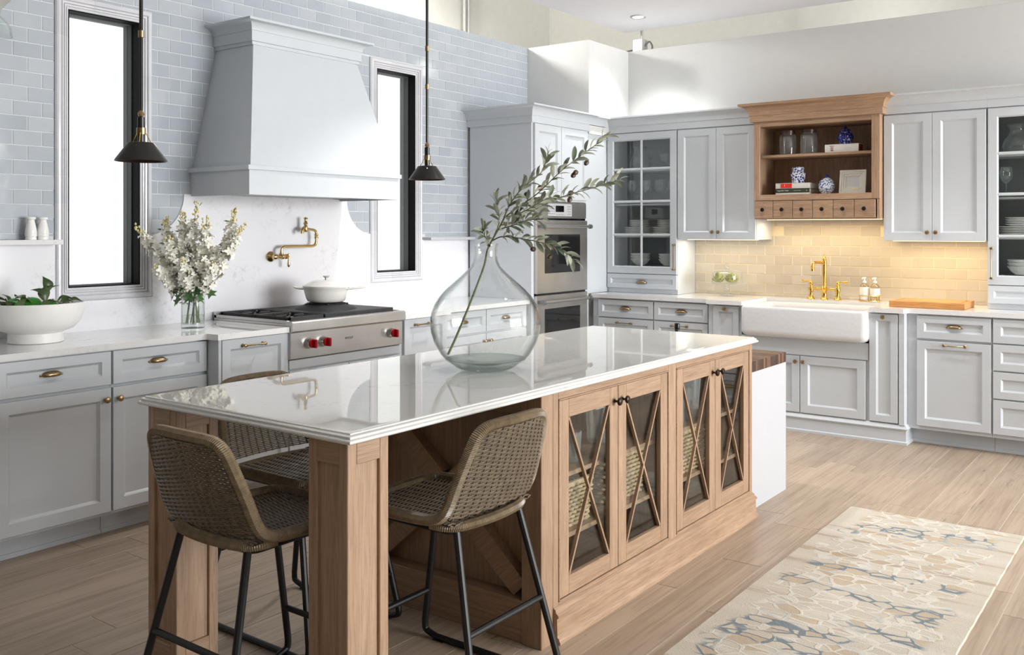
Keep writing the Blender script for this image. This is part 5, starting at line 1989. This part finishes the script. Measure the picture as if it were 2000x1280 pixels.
sprigs = [('tall upright sprig of dark leaves rising from the cream bowl', (.045, .0), [(.045, .0, .150), (.05, .0, .20), (.052, 0, .235)],
           [(.052, 0, .230, -.02, 0, .08, 1.0), (.054, 0, .222, .06, .01, .05, .85), (.048, -.01, .205, -.06, -.02, .045, .9), (.062, -.03, .190, .012, -.02, .08, 1.0)]),
          ('sprig with narrow drooping leaves at the left of the cream bowl', (-.13, 0), [(-.10, 0, .150), (-.13, 0, .185), (-.15, .01, .205)],
           [(-.13, 0, .180, -.04, .01, .05, .7), (-.12, .02, .200, .05, .02, -.01, .8), (-.12, -.02, .19, -.09, -.03, .0, .9), (-.13, -.03, .178, -.08, -.06, -.01, .9), (-.10, .0, .215, .07, -.04, -.03, .9)]),
          ('sprig of flat leaves lying across the front rim of the cream bowl', (0, -.09), [(-.07, -.10, .150), (-.02, -.11, .17), (.03, -.11, .175)],
           [(-.06, -.12, .165, .06, -.05, .035, .95), (.0, -.12, .165, .05, -.03, .05, 1.0), (-.1, -.10, .165, .06, -.04, .03, .9), (-.05, -.05, .19, .05, -.02, .0, .9)]),
          ('sprig of leaves spilling over the right rim of the cream bowl', (.13, 0), [(.06, -.03, .150), (.11, -.02, .18), (.16, 0, .188)],
           [(.07, -.05, .170, .09, -.01, .02, .95), (.08, -.07, .168, .07, -.04, .04, .9), (.12, -.01, .186, .08, .01, .02, .8), (.15, 0, .188, .07, .02, .0, .8), (.14, -.03, .186, .06, -.02, .004, .75), (.10, .0, .19, .06, .04, .02, .8)])]
for lab, c0, st, lv in sprigs:
    t = thing('leafy_sprig', lab, 'sprig', tuple(bz3(c0[0], c0[1], .145)))
    obj('stem', MB().tube(catmull([bz3(*p) for p in st], 5), .0022, 6), M_TWIG, t)
    for (a, b, z, da, db, dz, s) in lv:
        leaf_at(bz3(a, b, z), RV * da + FV * db + Vector((0, 0, dz)), RND.uniform(-.5, .5), s, BLF, t)

# ================================================================== BLOSSOM VASE
FX0, FY0 = 3.062, 4.415
fv = thing('cylinder_vase', 'clear glass cylinder vase on the left counter holding white blossom', 'vase', (FX0, FY0, ZC))
obj('glass_wall', MB().lathe([(0, .0), (.059, 0), (.061, .002), (.061, .171), (.0600, .172), (.0588, .171), (.0588, .022), (0, .020)], (FX0, FY0, ZC), 40).mesh('glass_wall', 40), M_GLASS, fv)
obj('water', MB().lathe([(0, .0205), (.0583, .0225), (.0583, .070), (0, .070)], (FX0, FY0, ZC), 40), M_WATER, fv)


def fp3(px, py, q=0.0):
    k = 5.086 / 1827.5
    return Vector((FX0, FY0, 0)) + RV * ((px - 376.8) * k) + FV * q + Vector((0, 0, 1.45 - (py - 449) * k))


def blossom(mb, c, d, s):
    """a five-petalled open flower: each petal three bent quads"""
    d = d.normalized()
    e1 = d.orthogonal().normalized()
    e2 = d.cross(e1)
    a0 = RND.uniform(0, 6)
    for q in range(5):
        a = a0 + 2 * PI * q / 5
        r = e1 * math.cos(a) + e2 * math.sin(a)
        tn = d.cross(r)
        k = RND.uniform(.8, 1.15) * s
        b = mb.V([c, c + r * k * .45 + tn * k * .32 + d * k * .12, c + r * k * .95 + tn * k * .22 + d * k * (.30 + RND.uniform(-.15, .15)), c + r * k * 1.05 + d * k * .22,
                  c + r * k * .95 - tn * k * .22 + d * k * (.30 + RND.uniform(-.15, .15)), c + r * k * .45 - tn * k * .32 + d * k * .12])
        mb.F((b, b + 1, b + 2, b + 3))
        mb.F((b, b + 3, b + 4, b + 5))


heads = [  # target tip in the picture plane, depth offset
    ([(368, 570), (345, 540), (310, 500), (287, 470), (266, 440)], .00, 52, 30, .3), ([(372, 570), (350, 530), (325, 480), (312, 440), (316, 425)], .10, 60, 34, .35),
    ([(376, 570), (366, 520), (358, 470), (356, 435), (352, 412)], .02, 56, 34, .4), ([(378, 570), (372, 510), (378, 450), (385, 410), (382, 392)], -.02, 46, 30, .5),
    ([(380, 570), (392, 520), (405, 470), (408, 440), (410, 425)], -.06, 56, 34, .3), ([(382, 570), (405, 530), (430, 490), (445, 460), (455, 405)], .04, 46, 26, .4),
    ([(384, 570), (410, 545), (440, 500), (462, 460), (480, 438)], .00, 52, 28, .3), ([(370, 575), (350, 560), (335, 545), (325, 530), (318, 515)], -.10, 52, 34, .15),
    ([(384, 572), (400, 560), (412, 545), (420, 530), (428, 512)], -.10, 52, 34, .15), ([(376, 572), (376, 555), (374, 535), (372, 520), (372, 505)], -.14, 56, 36, .1),
    ([(378, 572), (388, 545), (392, 520), (395, 500), (396, 480)], .12, 46, 34, .15), ([(372, 572), (352, 545), (345, 515), (340, 490), (334, 462)], -.05, 52, 34, .2)]
LBRS = ['white blossom branch reaching farthest left, across the window edge', 'white blossom branch at the upper left of the bunch, in front of the trim tiles',
        'white blossom branch rising just left of the middle of the bunch', 'tallest white blossom branch, its tip under the hood corner',
        'white blossom branch rising just right of the middle of the bunch', 'white blossom branch with a bare curved tip at the upper right of the bunch',
        'white blossom branch reaching farthest right over the splashback', 'short blossom branch low at the left front, above the vase mouth',
        'short blossom branch low at the right front, above the vase mouth', 'short blossom branch at the front centre of the bunch',
        'blossom branch at the back of the bunch, nearest the splashback', 'blossom branch in the left middle of the bunch, between low and tall ones']
for i, (pts, q, n, sp_r, tip) in enumerate(heads):
    t = thing('blossom_branch', LBRS[i], 'flowers', (FX0, FY0, ZC + .022), group='white blossom branches in the cylinder vase')
    a = i * 2.4
    foot = Vector((FX0 + .036 * math.cos(a), FY0 + .036 * math.sin(a), ZC + .026))
    base = fp3(376.8 + 8 * math.cos(a + .6), 580, .02 * math.sin(a))
    P = [foot, base] + [fp3(px, py, q * (k + 1) / len(pts)) for k, (px, py) in enumerate(pts[1:], 1)]
    path = resample(catmull(P, 6), .008)
    m_ = len(path)
    obj('stem', MB().tube(path, [.0030 - .0020 * k / m_ for k in range(m_)], 6), M_STEM, t)
    fl, bd, lv = MB(), MB(), MB()
    k0 = int(m_ * .42)
    n = int(n * 2.0)
    for j in range(n):
        f = j / n
        p = path[int(k0 + (m_ - 1 - k0) * f)]
        rad = (.060 if sp_r > 31 else .048) * (1 - f * .72)
        off = Vector((RND.gauss(0, 1), RND.gauss(0, 1), RND.gauss(0, .8)))
        off = off.normalized() * rad * RND.uniform(.5, 1.15)
        c = p + off
        if f > 1 - tip * .55:
            bd.lathe([(0, -.006), (.005, -.003), (.0065, .002), (.003, .008), (0, .009)], c, 6)
        else:
            blossom(fl, c, off + Vector((0, 0, .012)) - FV * .01, RND.uniform(.018, .026))
    obj('blossoms', fl.mesh('blossoms', 80, recalc=False), M_BLOSSOM, t, kind='stuff')
    if bd.v:
        obj('buds', bd, M_BUD, t, kind='stuff')
    for j in range(5):
        k = int(m_ * RND.uniform(.40, .92))
        d = Vector((RND.gauss(0, 1), RND.gauss(0, 1), RND.uniform(-.2, 1.2)))
        d = d.normalized()
        x = d.orthogonal().normalized()
        p = path[k] + d * .02
        s = RND.uniform(.022, .04)
        b = lv.V([p, p + d * s * .5 + x * s * .24, p + d * s, p + d * s * .5 - x * s * .24])
        lv.F((b, b + 1, b + 2, b + 3))
    obj('small_leaves', lv.mesh('small_leaves', 80, recalc=False), M_FLEAF, t, kind='stuff')
# collar of maple-like leaves at the vase mouth
ml = MB()
out = []
for k in range(11):
    a = -PI / 2 + PI * 2 * (k + .5) / 11
    r = .040 if k % 2 == 0 else .019
    out.append((r * math.cos(a), .03 + r * math.sin(a), .006 * math.cos(3 * a)))
c_ = ml.V([(0, .024, -.004)])
b = ml.V(out)
for k in range(11):
    ml.F((c_, b + k, b + (k + 1) % 11))
MLF = ml.mesh('leaf', 80, recalc=False)
MLF.materials.append(M_FLEAF)
t = thing('leaf_collar', 'collar of dark green lobed leaves at the mouth of the cylinder vase', 'foliage', (FX0, FY0, ZC + .16))
for (px, py, q, da, dz) in ((350, 560, -.03, -.5, -.5), (362, 566, -.07, -.2, -.7), (392, 562, -.07, .3, -.6), (402, 556, -.03, .7, -.4), (380, 570, -.08, .1, -.9), (345, 567, .0, -.6, -.8), (396, 572, -.05, .5, -.9), (370, 556, -.06, -.1, -.3), (408, 565, -.01, .8, -.6), (356, 576, -.05, -.3, -1.0)):
    leaf_at(fp3(px, py, q), RV * da * .6 - FV * .5 + Vector((0, 0, dz)), RND.uniform(-.7, .7), RND.uniform(.85, 1.1), MLF, t)
obj('stem', MB().tube([(FX0, FY0, ZC + .022), (FX0 + .005, FY0, ZC + .165), (FX0 + .01, FY0 - .01, ZC + .2)], .003, 6), M_STEM, t)

# ================================================================== SHAKERS
for (x, lab, nh) in ((2.315, 'left white ceramic shaker on the marble ledge', 3), (2.375, 'right white ceramic shaker on the ledge, next to the window', 1)):
    t = thing('shaker', lab, 'shaker', (x, 4.672, 1.400))
    z = 1.4005
    obj('shaker_body', MB().lathe([(0, 0), (.026, 0), (.0265, .004), (.0255, .010), (.0245, .013), (.0265, .016), (.028, .022), (.0272, .027), (.0282, .029), (.0272, .033), (.0278, .036), (.026, .050), (.0215, .072), (.0175, .090), (.0165, .098), (0, .099)], (x, 4.672, z), 28), M_CERAM, t)
    obj('shaker_top', MB().lathe([(0, .098), (.0165, .098), (.022, .101), (.0235, .107), (.0215, .112), (.012, .1145), (0, .1145)], (x, 4.672, z), 28), M_CERAM, t)
    mb = MB()
    for q in range(nh):
        a = 2 * PI * q / nh
        mb.lathe([(0, 0), (.0016, 0), (.0016, .0006), (0, .0006)], (x + (.006 * math.cos(a) if nh > 1 else 0), 4.672 + (.006 * math.sin(a) if nh > 1 else 0), z + .1142), 6)
    obj('pour_hole', mb, M_SCREEN, t)

# ================================================================== PENDANTS
PY = 2.29
pend = None
for (x, lab) in ((1.428, 'black cone pendant on a thin stem hanging in front of the left window'), (2.578, 'black cone pendant hanging between the right window and the oven cabinet')):
    t = thing('pendant_lamp', lab, 'pendant lamp', (x, PY, 1.634), group='black cone pendants above the island')
    obj('stem', MB().tube([(x, PY, 1.77), (x, PY, CEIL_Z - .001)], .0052, 10), M_SHADEB, t)
    mb = MB()
    for z in ((1.975, 2.115, 2.60) if x > 2 else (1.975, 2.60)):
        mb.lathe([(.0054, -.009), (.0075, -.009), (.0075, .009), (.0054, .009)], (x, PY, z), 14, ring=True)
    obj('brass_joint', mb, M_BRASS, t)
    obj('canopy', MB().lathe([(0, -.0), (.06, 0), (.06, -.02), (.05, -.026), (0, -.027)], (x, PY, CEIL_Z - .0005), 28), M_SHADEB, t)
    obj('ball_joint', MB().lathe([(0, -.009), (.006, -.0075), (.0092, 0), (.006, .0075), (0, .009)], (x, PY, 1.7605), 16), M_BRASS, t)
    obj('socket', MB().lathe([(0, 1.678), (.0095, 1.678), (.0095, 1.752), (0, 1.752)], (x, PY, 0), 18), M_SHADEB, t)
    obj('collar', MB().lathe([(.0096, 1.706), (.0122, 1.706), (.0122, 1.723), (.0096, 1.723)], (x, PY, 0), 18, ring=True), M_BRASS, t)
    mb = MB()
    for a in (-.2, 1.9, 4.0):
        mb.tube([(x + .0125 * math.cos(a), PY + .0125 * math.sin(a), 1.710), (x + .032 * math.cos(a), PY + .032 * math.sin(a), 1.675)], .0012, 6)
    obj('stay_wire', mb, M_GOLD, t)
    sh = obj('shade', MB().lathe([(.028, 1.684), (.034, 1.683), (.066, 1.638), (.0675, 1.634), (.066, 1.6335), (.0335, 1.679), (.028, 1.680)], (x, PY, 0), 44, ring=True), M_SHADEB, t)
    obj('shade_lining', MB().lathe([(.0652, 1.634), (.0328, 1.6785), (.0322, 1.6780), (.0645, 1.634)], (x, PY, 0), 44, ring=True), M_BRONZE, sh)
    obj('shade_stud', MB().lathe([(0, -.002), (.002, -.001), (.002, .001), (0, .002)], (x - .030, PY - .026, 1.674), 8), M_CHROME, sh)
    obj('bulb', MB().lathe([(0, 1.645), (.012, 1.650), (.016, 1.662), (.010, 1.678), (0, 1.680)], (x, PY, 0), 16), M_CERAM, t)

# glass wall sconce at the top left edge
sc = thing('wall_sconce', 'partly visible clear glass wall sconce at the top left corner on tiles', 'wall lamp', (2.10, 4.62, 2.37))
obj('canopy', MB().lathe([(0, 0), (.05, 0), (.05, .012), (.04, .02), (0, .022)], (2.095, 4.724, 2.60), 24, ax=Matrix(((1, 0, 0), (0, 0, -1), (0, 1, 0)))), M_CHROME, sc)
obj('arm', MB().tube(catmull([(2.095, 4.71, 2.60), (2.095, 4.66, 2.61), (2.095, 4.625, 2.60), (2.095, 4.62, 2.56)], 5), .007, 8), M_CHROME, sc)
obj('cap', MB().lathe([(0, 2.545), (.090, 2.545), (.075, 2.53), (.05, 2.50), (.044, 2.47), (0, 2.468)], (2.095, 4.62, 0), 30), M_CONDUIT, sc)
obj('glass_shade', MB().lathe([(.045, 2.468), (.075, 2.44), (.094, 2.41), (.098, 2.37), (.096, 2.37), (.092, 2.41), (.073, 2.44), (.043, 2.468)], (2.095, 4.62, 0), 36, ring=True), M_GLASS, sc)

# ================================================================== HUTCH CONTENTS
S1, S0 = 2.0205, 1.7145
for (y, lab) in ((2.566, 'left clear glass jar with dark wooden lid on the hutch shelf'), (2.403, 'right clear glass jar with dark wooden lid, nearer the white book')):
    t = thing('storage_jar', lab, 'jar', (7.05, y, S1))
    obj('jar_glass', MB().lathe([(0, 0), (.058, 0), (.062, .004), (.063, .010), (.063, .140), (.058, .152), (.051, .157), (.051, .166), (.049, .166), (.049, .156), (.056, .150), (.060, .138), (.060, .008), (0, .006)], (7.05, y, S1), 36), M_GLASS, t)
    obj('lid', MB().lathe([(0, .164), (.052, .164), (.053, .167), (.053, .189), (.050, .192), (0, .193)], (7.05, y, S1), 32), M_LID, t)


def book(name, label, x0, x1, y0, y1, z0, h, mat, page=True):
    t = thing(name, label, 'book', ((x0 + x1) / 2, (y0 + y1) / 2, z0))
    mb = MB().box(x0, x1, y0, y1, z0, z0 + .003, .0005).box(x0, x1, y0, y1, z0 + h - .003, z0 + h, .0005)
    mb.loft([[(x0 + .003, y_, z0), (x0, y_, z0 + h * .5), (x0 + .003, y_, z0 + h), (x0 + .006, y_, z0 + h), (x0 + .004, y_, z0 + h * .5), (x0 + .006, y_, z0)] for y_ in (y0, y1)])
    obj('cover', mb, mat, t)
    obj('pages', MB().box(x0 + .006, x1 - .004, y0 + .004, y1 - .004, z0 + .003, z0 + h - .003, 0), M_PAPER, t)
    return t


def lettering(root, txt, x, y, z, size, mat, rot=0.0, name='lettering'):
    M = fr((x, y, z), (0, -1, 0), (0, 0, 1), (-1, 0, 0)) @ Matrix.Rotation(rot, 4, 'Z')
    return obj(name, text_mesh(name, txt, size, .0002, mat, valign='CENTER'), None, root, M, recentre=False)


t = book('white_book', 'thick white book with red spine letters under the ginger jar', 6.965, 7.20, 2.012, 2.256, S1, .060, M_WHITEB)
lettering(t, 'jas', 6.9645, 2.200, S1 + .030, .040, M_MAROON, -PI / 2)
lettering(t, 'I', 6.9645, 2.068, S1 + .030, .010, M_MAROON)
obj('end_band', MB().box(6.985, 7.06, 2.0085, 2.012, S1 + .003, S1 + .057, .0005), M_MAROON, t)
t = book('plain_book', 'thin pale book at the bottom of the hutch stack', 6.966, 7.19, 2.372, 2.632, S0, .016, M_WHITEB)
lettering(t, '\u2022', 6.9655, 2.40, S0 + .008, .012, M_INK)
t = book('green_book', 'dark green book in the middle of the hutch stack', 6.966, 7.19, 2.372, 2.632, S0 + .0165, .033, M_GREENB)
lettering(t, 'Vegetable Table', 6.9655, 2.575, S0 + .033, .014, M_LABEL)
lettering(t, 'seasonal cooking', 6.9655, 2.465, S0 + .033, .008, M_LABEL)
lettering(t, 'e', 6.9655, 2.392, S0 + .033, .016, M_LABEL)
t = book('patterned_book', 'white book with red spine label on top of the hutch stack', 6.966, 7.19, 2.372, 2.632, S0 + .050, .040, M_WHITEB)
rb = obj('spine_label', MB().box(6.9645, 6.967, 2.505, 2.592, S0 + .053, S0 + .087, .0003), M_REDB, t)
lettering(t, '1', 6.9640, 2.56, S0 + .070, .024, M_LABEL)
mb = MB()
for r_ in range(3):
    for q in range(22):
        y_ = 2.382 + q * .0115 + (.005 if r_ % 2 else 0)
        if not (2.503 < y_ < 2.594) and y_ < 2.63:
            mb.box(6.9654, 6.967, y_ - .0014, y_ + .0014, S0 + .058 + r_ * .011, S0 + .0605 + r_ * .011, 0)
obj('dot_pattern', mb, M_ALU, t, kind='stuff')

t = thing('ginger_jar', 'dark cobalt ginger jar with lid standing on the thick white book', 'jar', (7.06, 2.134, S1 + .060))
z = S1 + .0605
obj('jar_body', MB().lathe([(0, 0), (.036, 0), (.037, .004), (.044, .018), (.058, .045), (.060, .062), (.050, .080), (.036, .092), (0, .093)], (7.06, 2.134, z), 32), M_PORCB, t)
obj('lid', MB().lathe([(0, .092), (.040, .092), (.041, .097), (.034, .110), (.020, .122), (.010, .126), (0, .127)], (7.06, 2.134, z), 28), M_PORCB, t)
obj('finial', MB().lathe([(0, .126), (.006, .126), (.010, .132), (.009, .140), (.003, .146), (0, .147)], (7.06, 2.134, z), 14), M_COBALT, t)
t = thing('tea_jar', 'square-shouldered blue and white jar on top of the book stack', 'jar', (7.05, 2.487, S0 + .090))
z = S0 + .0905
obj('jar_body', MB().lathe([(0, 0), (.046, 0), (.048, .004), (.059, .072), (.058, .076), (.044, .088), (.038, .090), (0, .090)], (7.05, 2.487, z), 8), M_PORCL, t)
obj('lid', MB().lathe([(0, .090), (.043, .090), (.045, .094), (.045, .118), (.040, .124), (0, .125)], (7.05, 2.487, z), 20), M_PORCL, t)
t = thing('round_lidded_jar', 'small round pale blue and white jar between books and photo frame', 'jar', (7.03, 2.262, S0))
obj('jar_body', MB().lathe([(0, 0), (.034, 0), (.036, .006), (.052, .026), (.061, .052), (.058, .076), (.050, .088), (.048, .090), (0, .090)], (7.03, 2.262, S0), 12), M_PORCP, t)
obj('lid', MB().lathe([(0, .090), (.052, .090), (.053, .096), (.036, .112), (.016, .126), (0, .128)], (7.03, 2.262, S0), 24), M_PORCP, t)
obj('finial', MB().lathe([(0, .126), (.010, .126), (.013, .134), (.009, .144), (.003, .150), (0, .151)], (7.03, 2.262, S0), 14), M_COBALT, t)
# photo frame, leaning back
t = thing('photo_frame', 'pale stepped square photo frame leaning at the right of the hutch', 'photo frame', (7.03, 2.065, S0))
Fp = fr((7.00, 2.163, S0 + .002), (0, -1, 0), (.16, 0, .987), (-.987, 0, .16))
mb = MB(Fp)
mb.loft(ringset(.192, .176, [(0, -.012), (0, .004), (.002, .006), (.016, .006), (.017, .003), (.030, .003), (.031, 0), (.044, 0), (.045, -.003), (.052, -.003), (.053, -.006)]))
obj('frame', mb, M_SILVER, t)
obj('photo', MB(Fp).box(.052, .140, .052, .124, -.0062, -.0048, 0), M_PHOTO, t)
obj('caption_tab', MB(Fp).box(.098, .140, .030, .040, .0028, .0045, .0004), M_BUD, t)

# ================================================================== CROCKERY IN THE TOWERS
def lat(name, prof, mt, seg=24, ang=35):
    me = MB().lathe(prof, seg=seg).mesh(name, ang)
    me.materials.append(mt)
    return me


WINE = lat('wine_glass', [(0, 0), (.034, 0), (.035, .002), (.008, .006), (.0042, .012), (.0038, .085), (.010, .094), (.030, .115), (.039, .145), (.036, .180), (.031, .205), (.0298, .205), (.0345, .180), (.0372, .145), (.028, .117), (.004, .098), (0, .097)], M_GLASS)
PLATE = lat('plate', [(0, .0), (.085, 0), (.09, .003), (.128, .012), (.132, .016), (.128, .017), (.088, .007), (0, .005)], M_CERAM, 32)
SMALL = lat('side_plate', [(0, .0), (.055, 0), (.06, .003), (.086, .012), (.089, .016), (.085, .017), (.058, .007), (0, .005)], M_CERAM, 28)
BOWLM = lat('cereal_bowl', [(0, 0), (.038, 0), (.040, .004), (.066, .024), (.084, .052), (.086, .058), (.082, .057), (.063, .028), (.036, .010), (0, .009)], M_CERAM, 28)
PITCH = [(0, 0), (.055, 0), (.060, .004), (.082, .030), (.090, .062), (.080, .100), (.056, .135), (.044, .165), (.050, .195), (.060, .210), (.058, .211), (.047, .195), (.041, .165), (.053, .134), (.077, .100), (.086, .062), (.078, .032), (.05, .010), (0, .009)]


def pitcher(x, y, z, lab):
    t = thing('glass_pitcher', lab, 'pitcher', (x, y, z))
    obj('jug', MB().lathe(PITCH, (x, y, z), 32), M_GLASS, t)
    obj('handle', MB().tube(catmull([(x, y - .052, z + .185), (x, y - .10, z + .175), (x, y - .115, z + .12), (x, y - .083, z + .085)], 6), .006, 8), M_GLASS, t)


ORD = ['lowest', 'second from the bottom', 'third from the bottom', 'fourth from the bottom', 'topmost']


def stack(me, x, y, z, n, dz, label, cat, group):
    for q in range(n):
        o = obj(me.name.split('.')[0], me, None, None, T(x, y, z + .0006 + dz * q), recentre=False)
        tag(o, label + ', ' + (ORD[-1] if q == n - 1 else ORD[q]), cat, group)


SH = (1.112, 1.398, 1.668, 1.952)
for tw_, (ya_, yb_, yl, wines, where) in {'l': (3.90, 3.62, 3.89, ((3.945, 7.08), (3.87, 7.16), (3.80, 7.08), (3.73, 7.16), (3.655, 7.08), (3.58, 7.10)), 'left glass tower'),
                                         'r': (1.00, .70, 1.01, ((1.065, 7.06), (.93, 7.10), (.80, 7.08), (.66, 7.1)), 'right glass tower')}.items():
    pitcher(7.12, yl, SH[3] + .0005, 'clear glass pitcher on the top shelf of the ' + where)
    o = obj('footed_glass_bowl', MB().lathe([(0, 0), (.05, 0), (.05, .003), (.012, .012), (.010, .05), (.03, .062), (.075, .085), (.088, .13), (.070, .17), (.068, .17), (.085, .13), (.072, .088), (.02, .066), (0, .064)], seg=28), M_GLASS, None, T(7.14, yb_, SH[3] + .0005), recentre=False)
    tag(o, 'big footed clear glass bowl beside the pitcher in the ' + where, 'bowl')
    for wi_, (yy, xx) in enumerate(wines):
        o = obj('wine_glass', WINE, None, None, T(xx, yy, SH[2] + .0005), recentre=False)
        tag(o, 'stemmed wine glass, ' + ('first', 'second', 'third', 'fourth', 'fifth', 'sixth')[wi_] + ' from the left in the ' + where, 'wine glass', 'wine glasses in the ' + where)
    for k, (yy, w) in enumerate(((ya_ - .005, 'first'), (yb_ + .01, 'second'))):
        stack(PLATE, 7.125, yy, SH[1], 5, .0145, 'white dinner plate, %s stack of the %s' % (w, where), 'plate', '%s dinner plate stack, %s' % (w, where))
        stack(SMALL, 7.125, yy, SH[1] + 5 * .0145 + .003, 4, .0145, 'white side plate on %s plate stack, %s' % (w, where), 'plate', '%s side plate stack, %s' % (w, where))
        stack(PLATE, 7.125, yy - .01, SH[0], 2, .0145, 'white plate under %s bowl stack, %s' % (w, where), 'plate', 'plates under the %s bowl stack, %s' % (w, where))
        stack(BOWLM, 7.125, yy - .01, SH[0] + .034, 3, .022, 'white bowl, %s bowl stack, %s' % (w, where), 'bowl', '%s bowl stack, %s' % (w, where))
for o_ in list(COL.objects):
    if o_.type == 'MESH' and o_.name.split('.')[0] == 'glass_tumbler':
        o_.name = 'tumbler'
